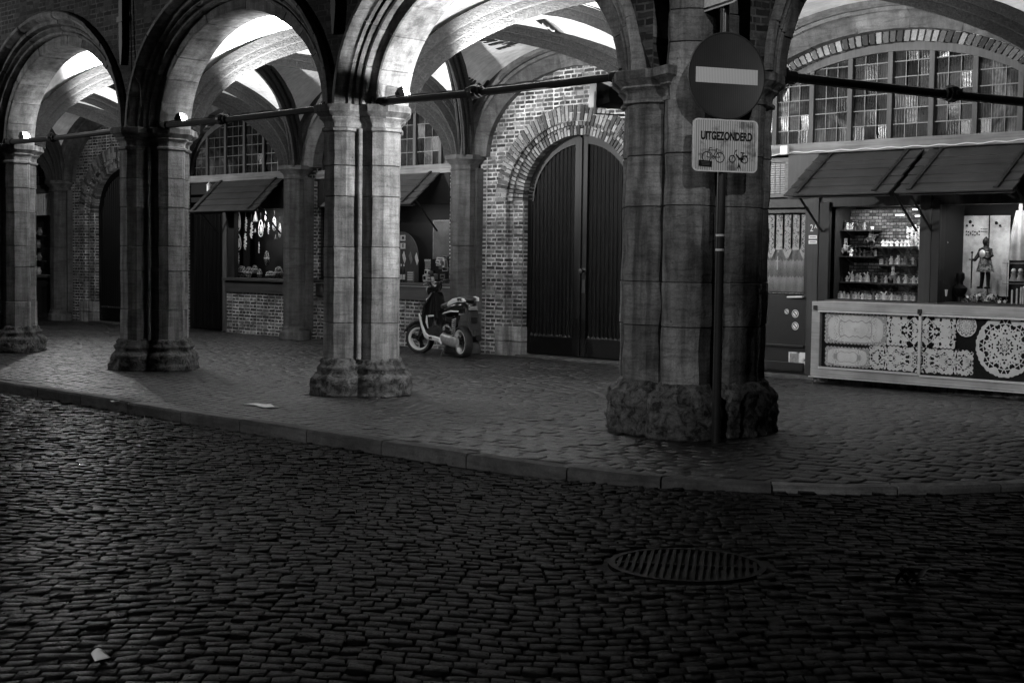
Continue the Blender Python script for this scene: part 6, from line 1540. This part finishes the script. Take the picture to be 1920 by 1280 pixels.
for ch, px, py, rot, sz in [('J', 866, 150, -62, .24), ('A', 873, 156, -40, .24), ('N', 882, 161, -35, .24), ('K', 890, 166, -32, .24), ('V', 898, 168, 35, .2), ('A', 909, 160, 12, .24), ('A', 919, 160, 35, .24), ('R', 927, 166, 40, .22),
                            ('T', 877, 189, 15, .2), ('D', 892, 186, -20, .18), ('S', 905, 187, 20, .16), ('V', 875, 203, -35, .24), ('O', 888, 195, 0, .2), ('F', 897, 196, 62, .2), ('X', 879, 211, 10, .2), ('E', 888, 208, 60, .2), ('E', 894, 210, 62, .2), ('Z', 881, 221, -30, .26),
                            ('I', 902, 70, -38, .2), ('U', 910, 71, -36, .22), ('I', 918, 75, -32, .2), ('S', 928, 79, -28, .22), ('E', 942, 86, -20, .2), ('N', 955, 79, -20, .2), ('F', 949, 71, -25, .18)]:
    vletter(ch, px, py, rot, sz)
bn = thing('painted_scroll', 'black painted pennant with pale scroll on the vault crown', 'painting', (-5, 4, 4.6))
pp = [on_vault(x_, y_) for x_, y_ in ((1004, 39), (1020, 36), (1060, 71), (1034, 60))]
if all(pp):
    c_ = sum(pp, Vector()) / 4; off = (CAM - c_).normalized() * .05; mb = MB(); mb.add([tuple(p + off) for p in pp], [(0, 1, 2, 3)]); mb.build('pennant', M_['black'], bn, fixn=False)
    mb = MB(); off *= 1.3; base = [pp[0] + (pp[2] - pp[0]) * f for f in (.25, .35, .45, .55, .65)]; mb.tube([tuple(b + off + (pp[1] - pp[3]) * (.06 * (-1) ** i)) for i, b in enumerate(base)], .012, 6); mb.build('scroll', M_['ceramic'], bn)

# ================================================================ LITTER
zp = street_z(3, 0) + .016; Q4 = [at(*p, Z=zp) for p in ((171, 1225), (190, 1217), (208, 1235), (178, 1242))]; mb = MB()
mb.grid(lambda u, v: tuple((Q4[0] * (1 - u) + Q4[1] * u) * (1 - v) + (Q4[3] * (1 - u) + Q4[2] * u) * v + Vector((0, 0, .012 * sin(u * 3.1) * (1 - v) + .006 * v * v))), 6, 5)
o = mb.build('paper_scrap', M_['white'], None, smooth=True); tag(o, 'torn white paper scrap on the dark setts at the lower left', 'paper')
sl = o.modifiers.new('thick', 'SOLIDIFY'); sl.thickness = .0015
t = at(492, 762, Z=0.0); mb = MB(); mb.grid(lambda u, v: (t.x + (u - .5) * .42, t.y + (v - .5) * .16 + .03 * sin(u * 5), .014 + .01 * sin(u * 9) * sin(v * 4)), 12, 5)
o = mb.build('flattened_wrapper', M_['ceramic'], None, smooth=True); tag(o, 'pale flattened wrapper near the kerb between two piers', 'litter'); sl = o.modifiers.new('thick', 'SOLIDIFY'); sl.thickness = .002
random.seed(2); lc = at(1705, 1100, Z=street_z(4, 0)); mb = MB()
for k in range(9):
    a = random.uniform(0, 2 * pi); L = random.uniform(.05, .11); A = T(lc.x + random.uniform(-.05, .05), lc.y + random.uniform(-.05, .05), lc.z + .012) @ R(a, 0, -random.uniform(.1, .9))
    mb.grid(lambda u, v: (L * u, .022 * (v - .5) * 2 * sin(pi * (u * .9 + .05)), .02 * sin(u * 3) + .006 * abs(v - .5)), 6, 2, A)
o = mb.build('dead_leaf', M_['ceramicd'], None, smooth=True); tag(o, 'dark curled dead leaf lying on the setts at lower right', 'leaf')
for k, (px, py, z) in enumerate([(640, 687, 0), (1548, 680 + 34, 0), (1152, 800, 0), (215, 752, 0)]):
    p = at(px, py, Z=.012); mb = MB(); mb.grid(lambda u, v: (p.x + .06 * (u - .5) * (1, 1.2, .9, 2)[k], p.y + .04 * (v - .5), .012 + .008 * sin(u * 5 + k)), 4, 3)
    o = mb.build('paper_scrap', M_['ceramic'], None); tag(o, ['tiny pale paper scrap behind the middle pier', 'tiny pale scrap at the step of the lace shop door', 'tiny pale scrap at the left foot of the corner pier', 'pale scrap on the pavement below the second pier'][k], 'paper', 'paper scraps on the pavement'); sl = o.modifiers.new('thick', 'SOLIDIFY'); sl.thickness = .002
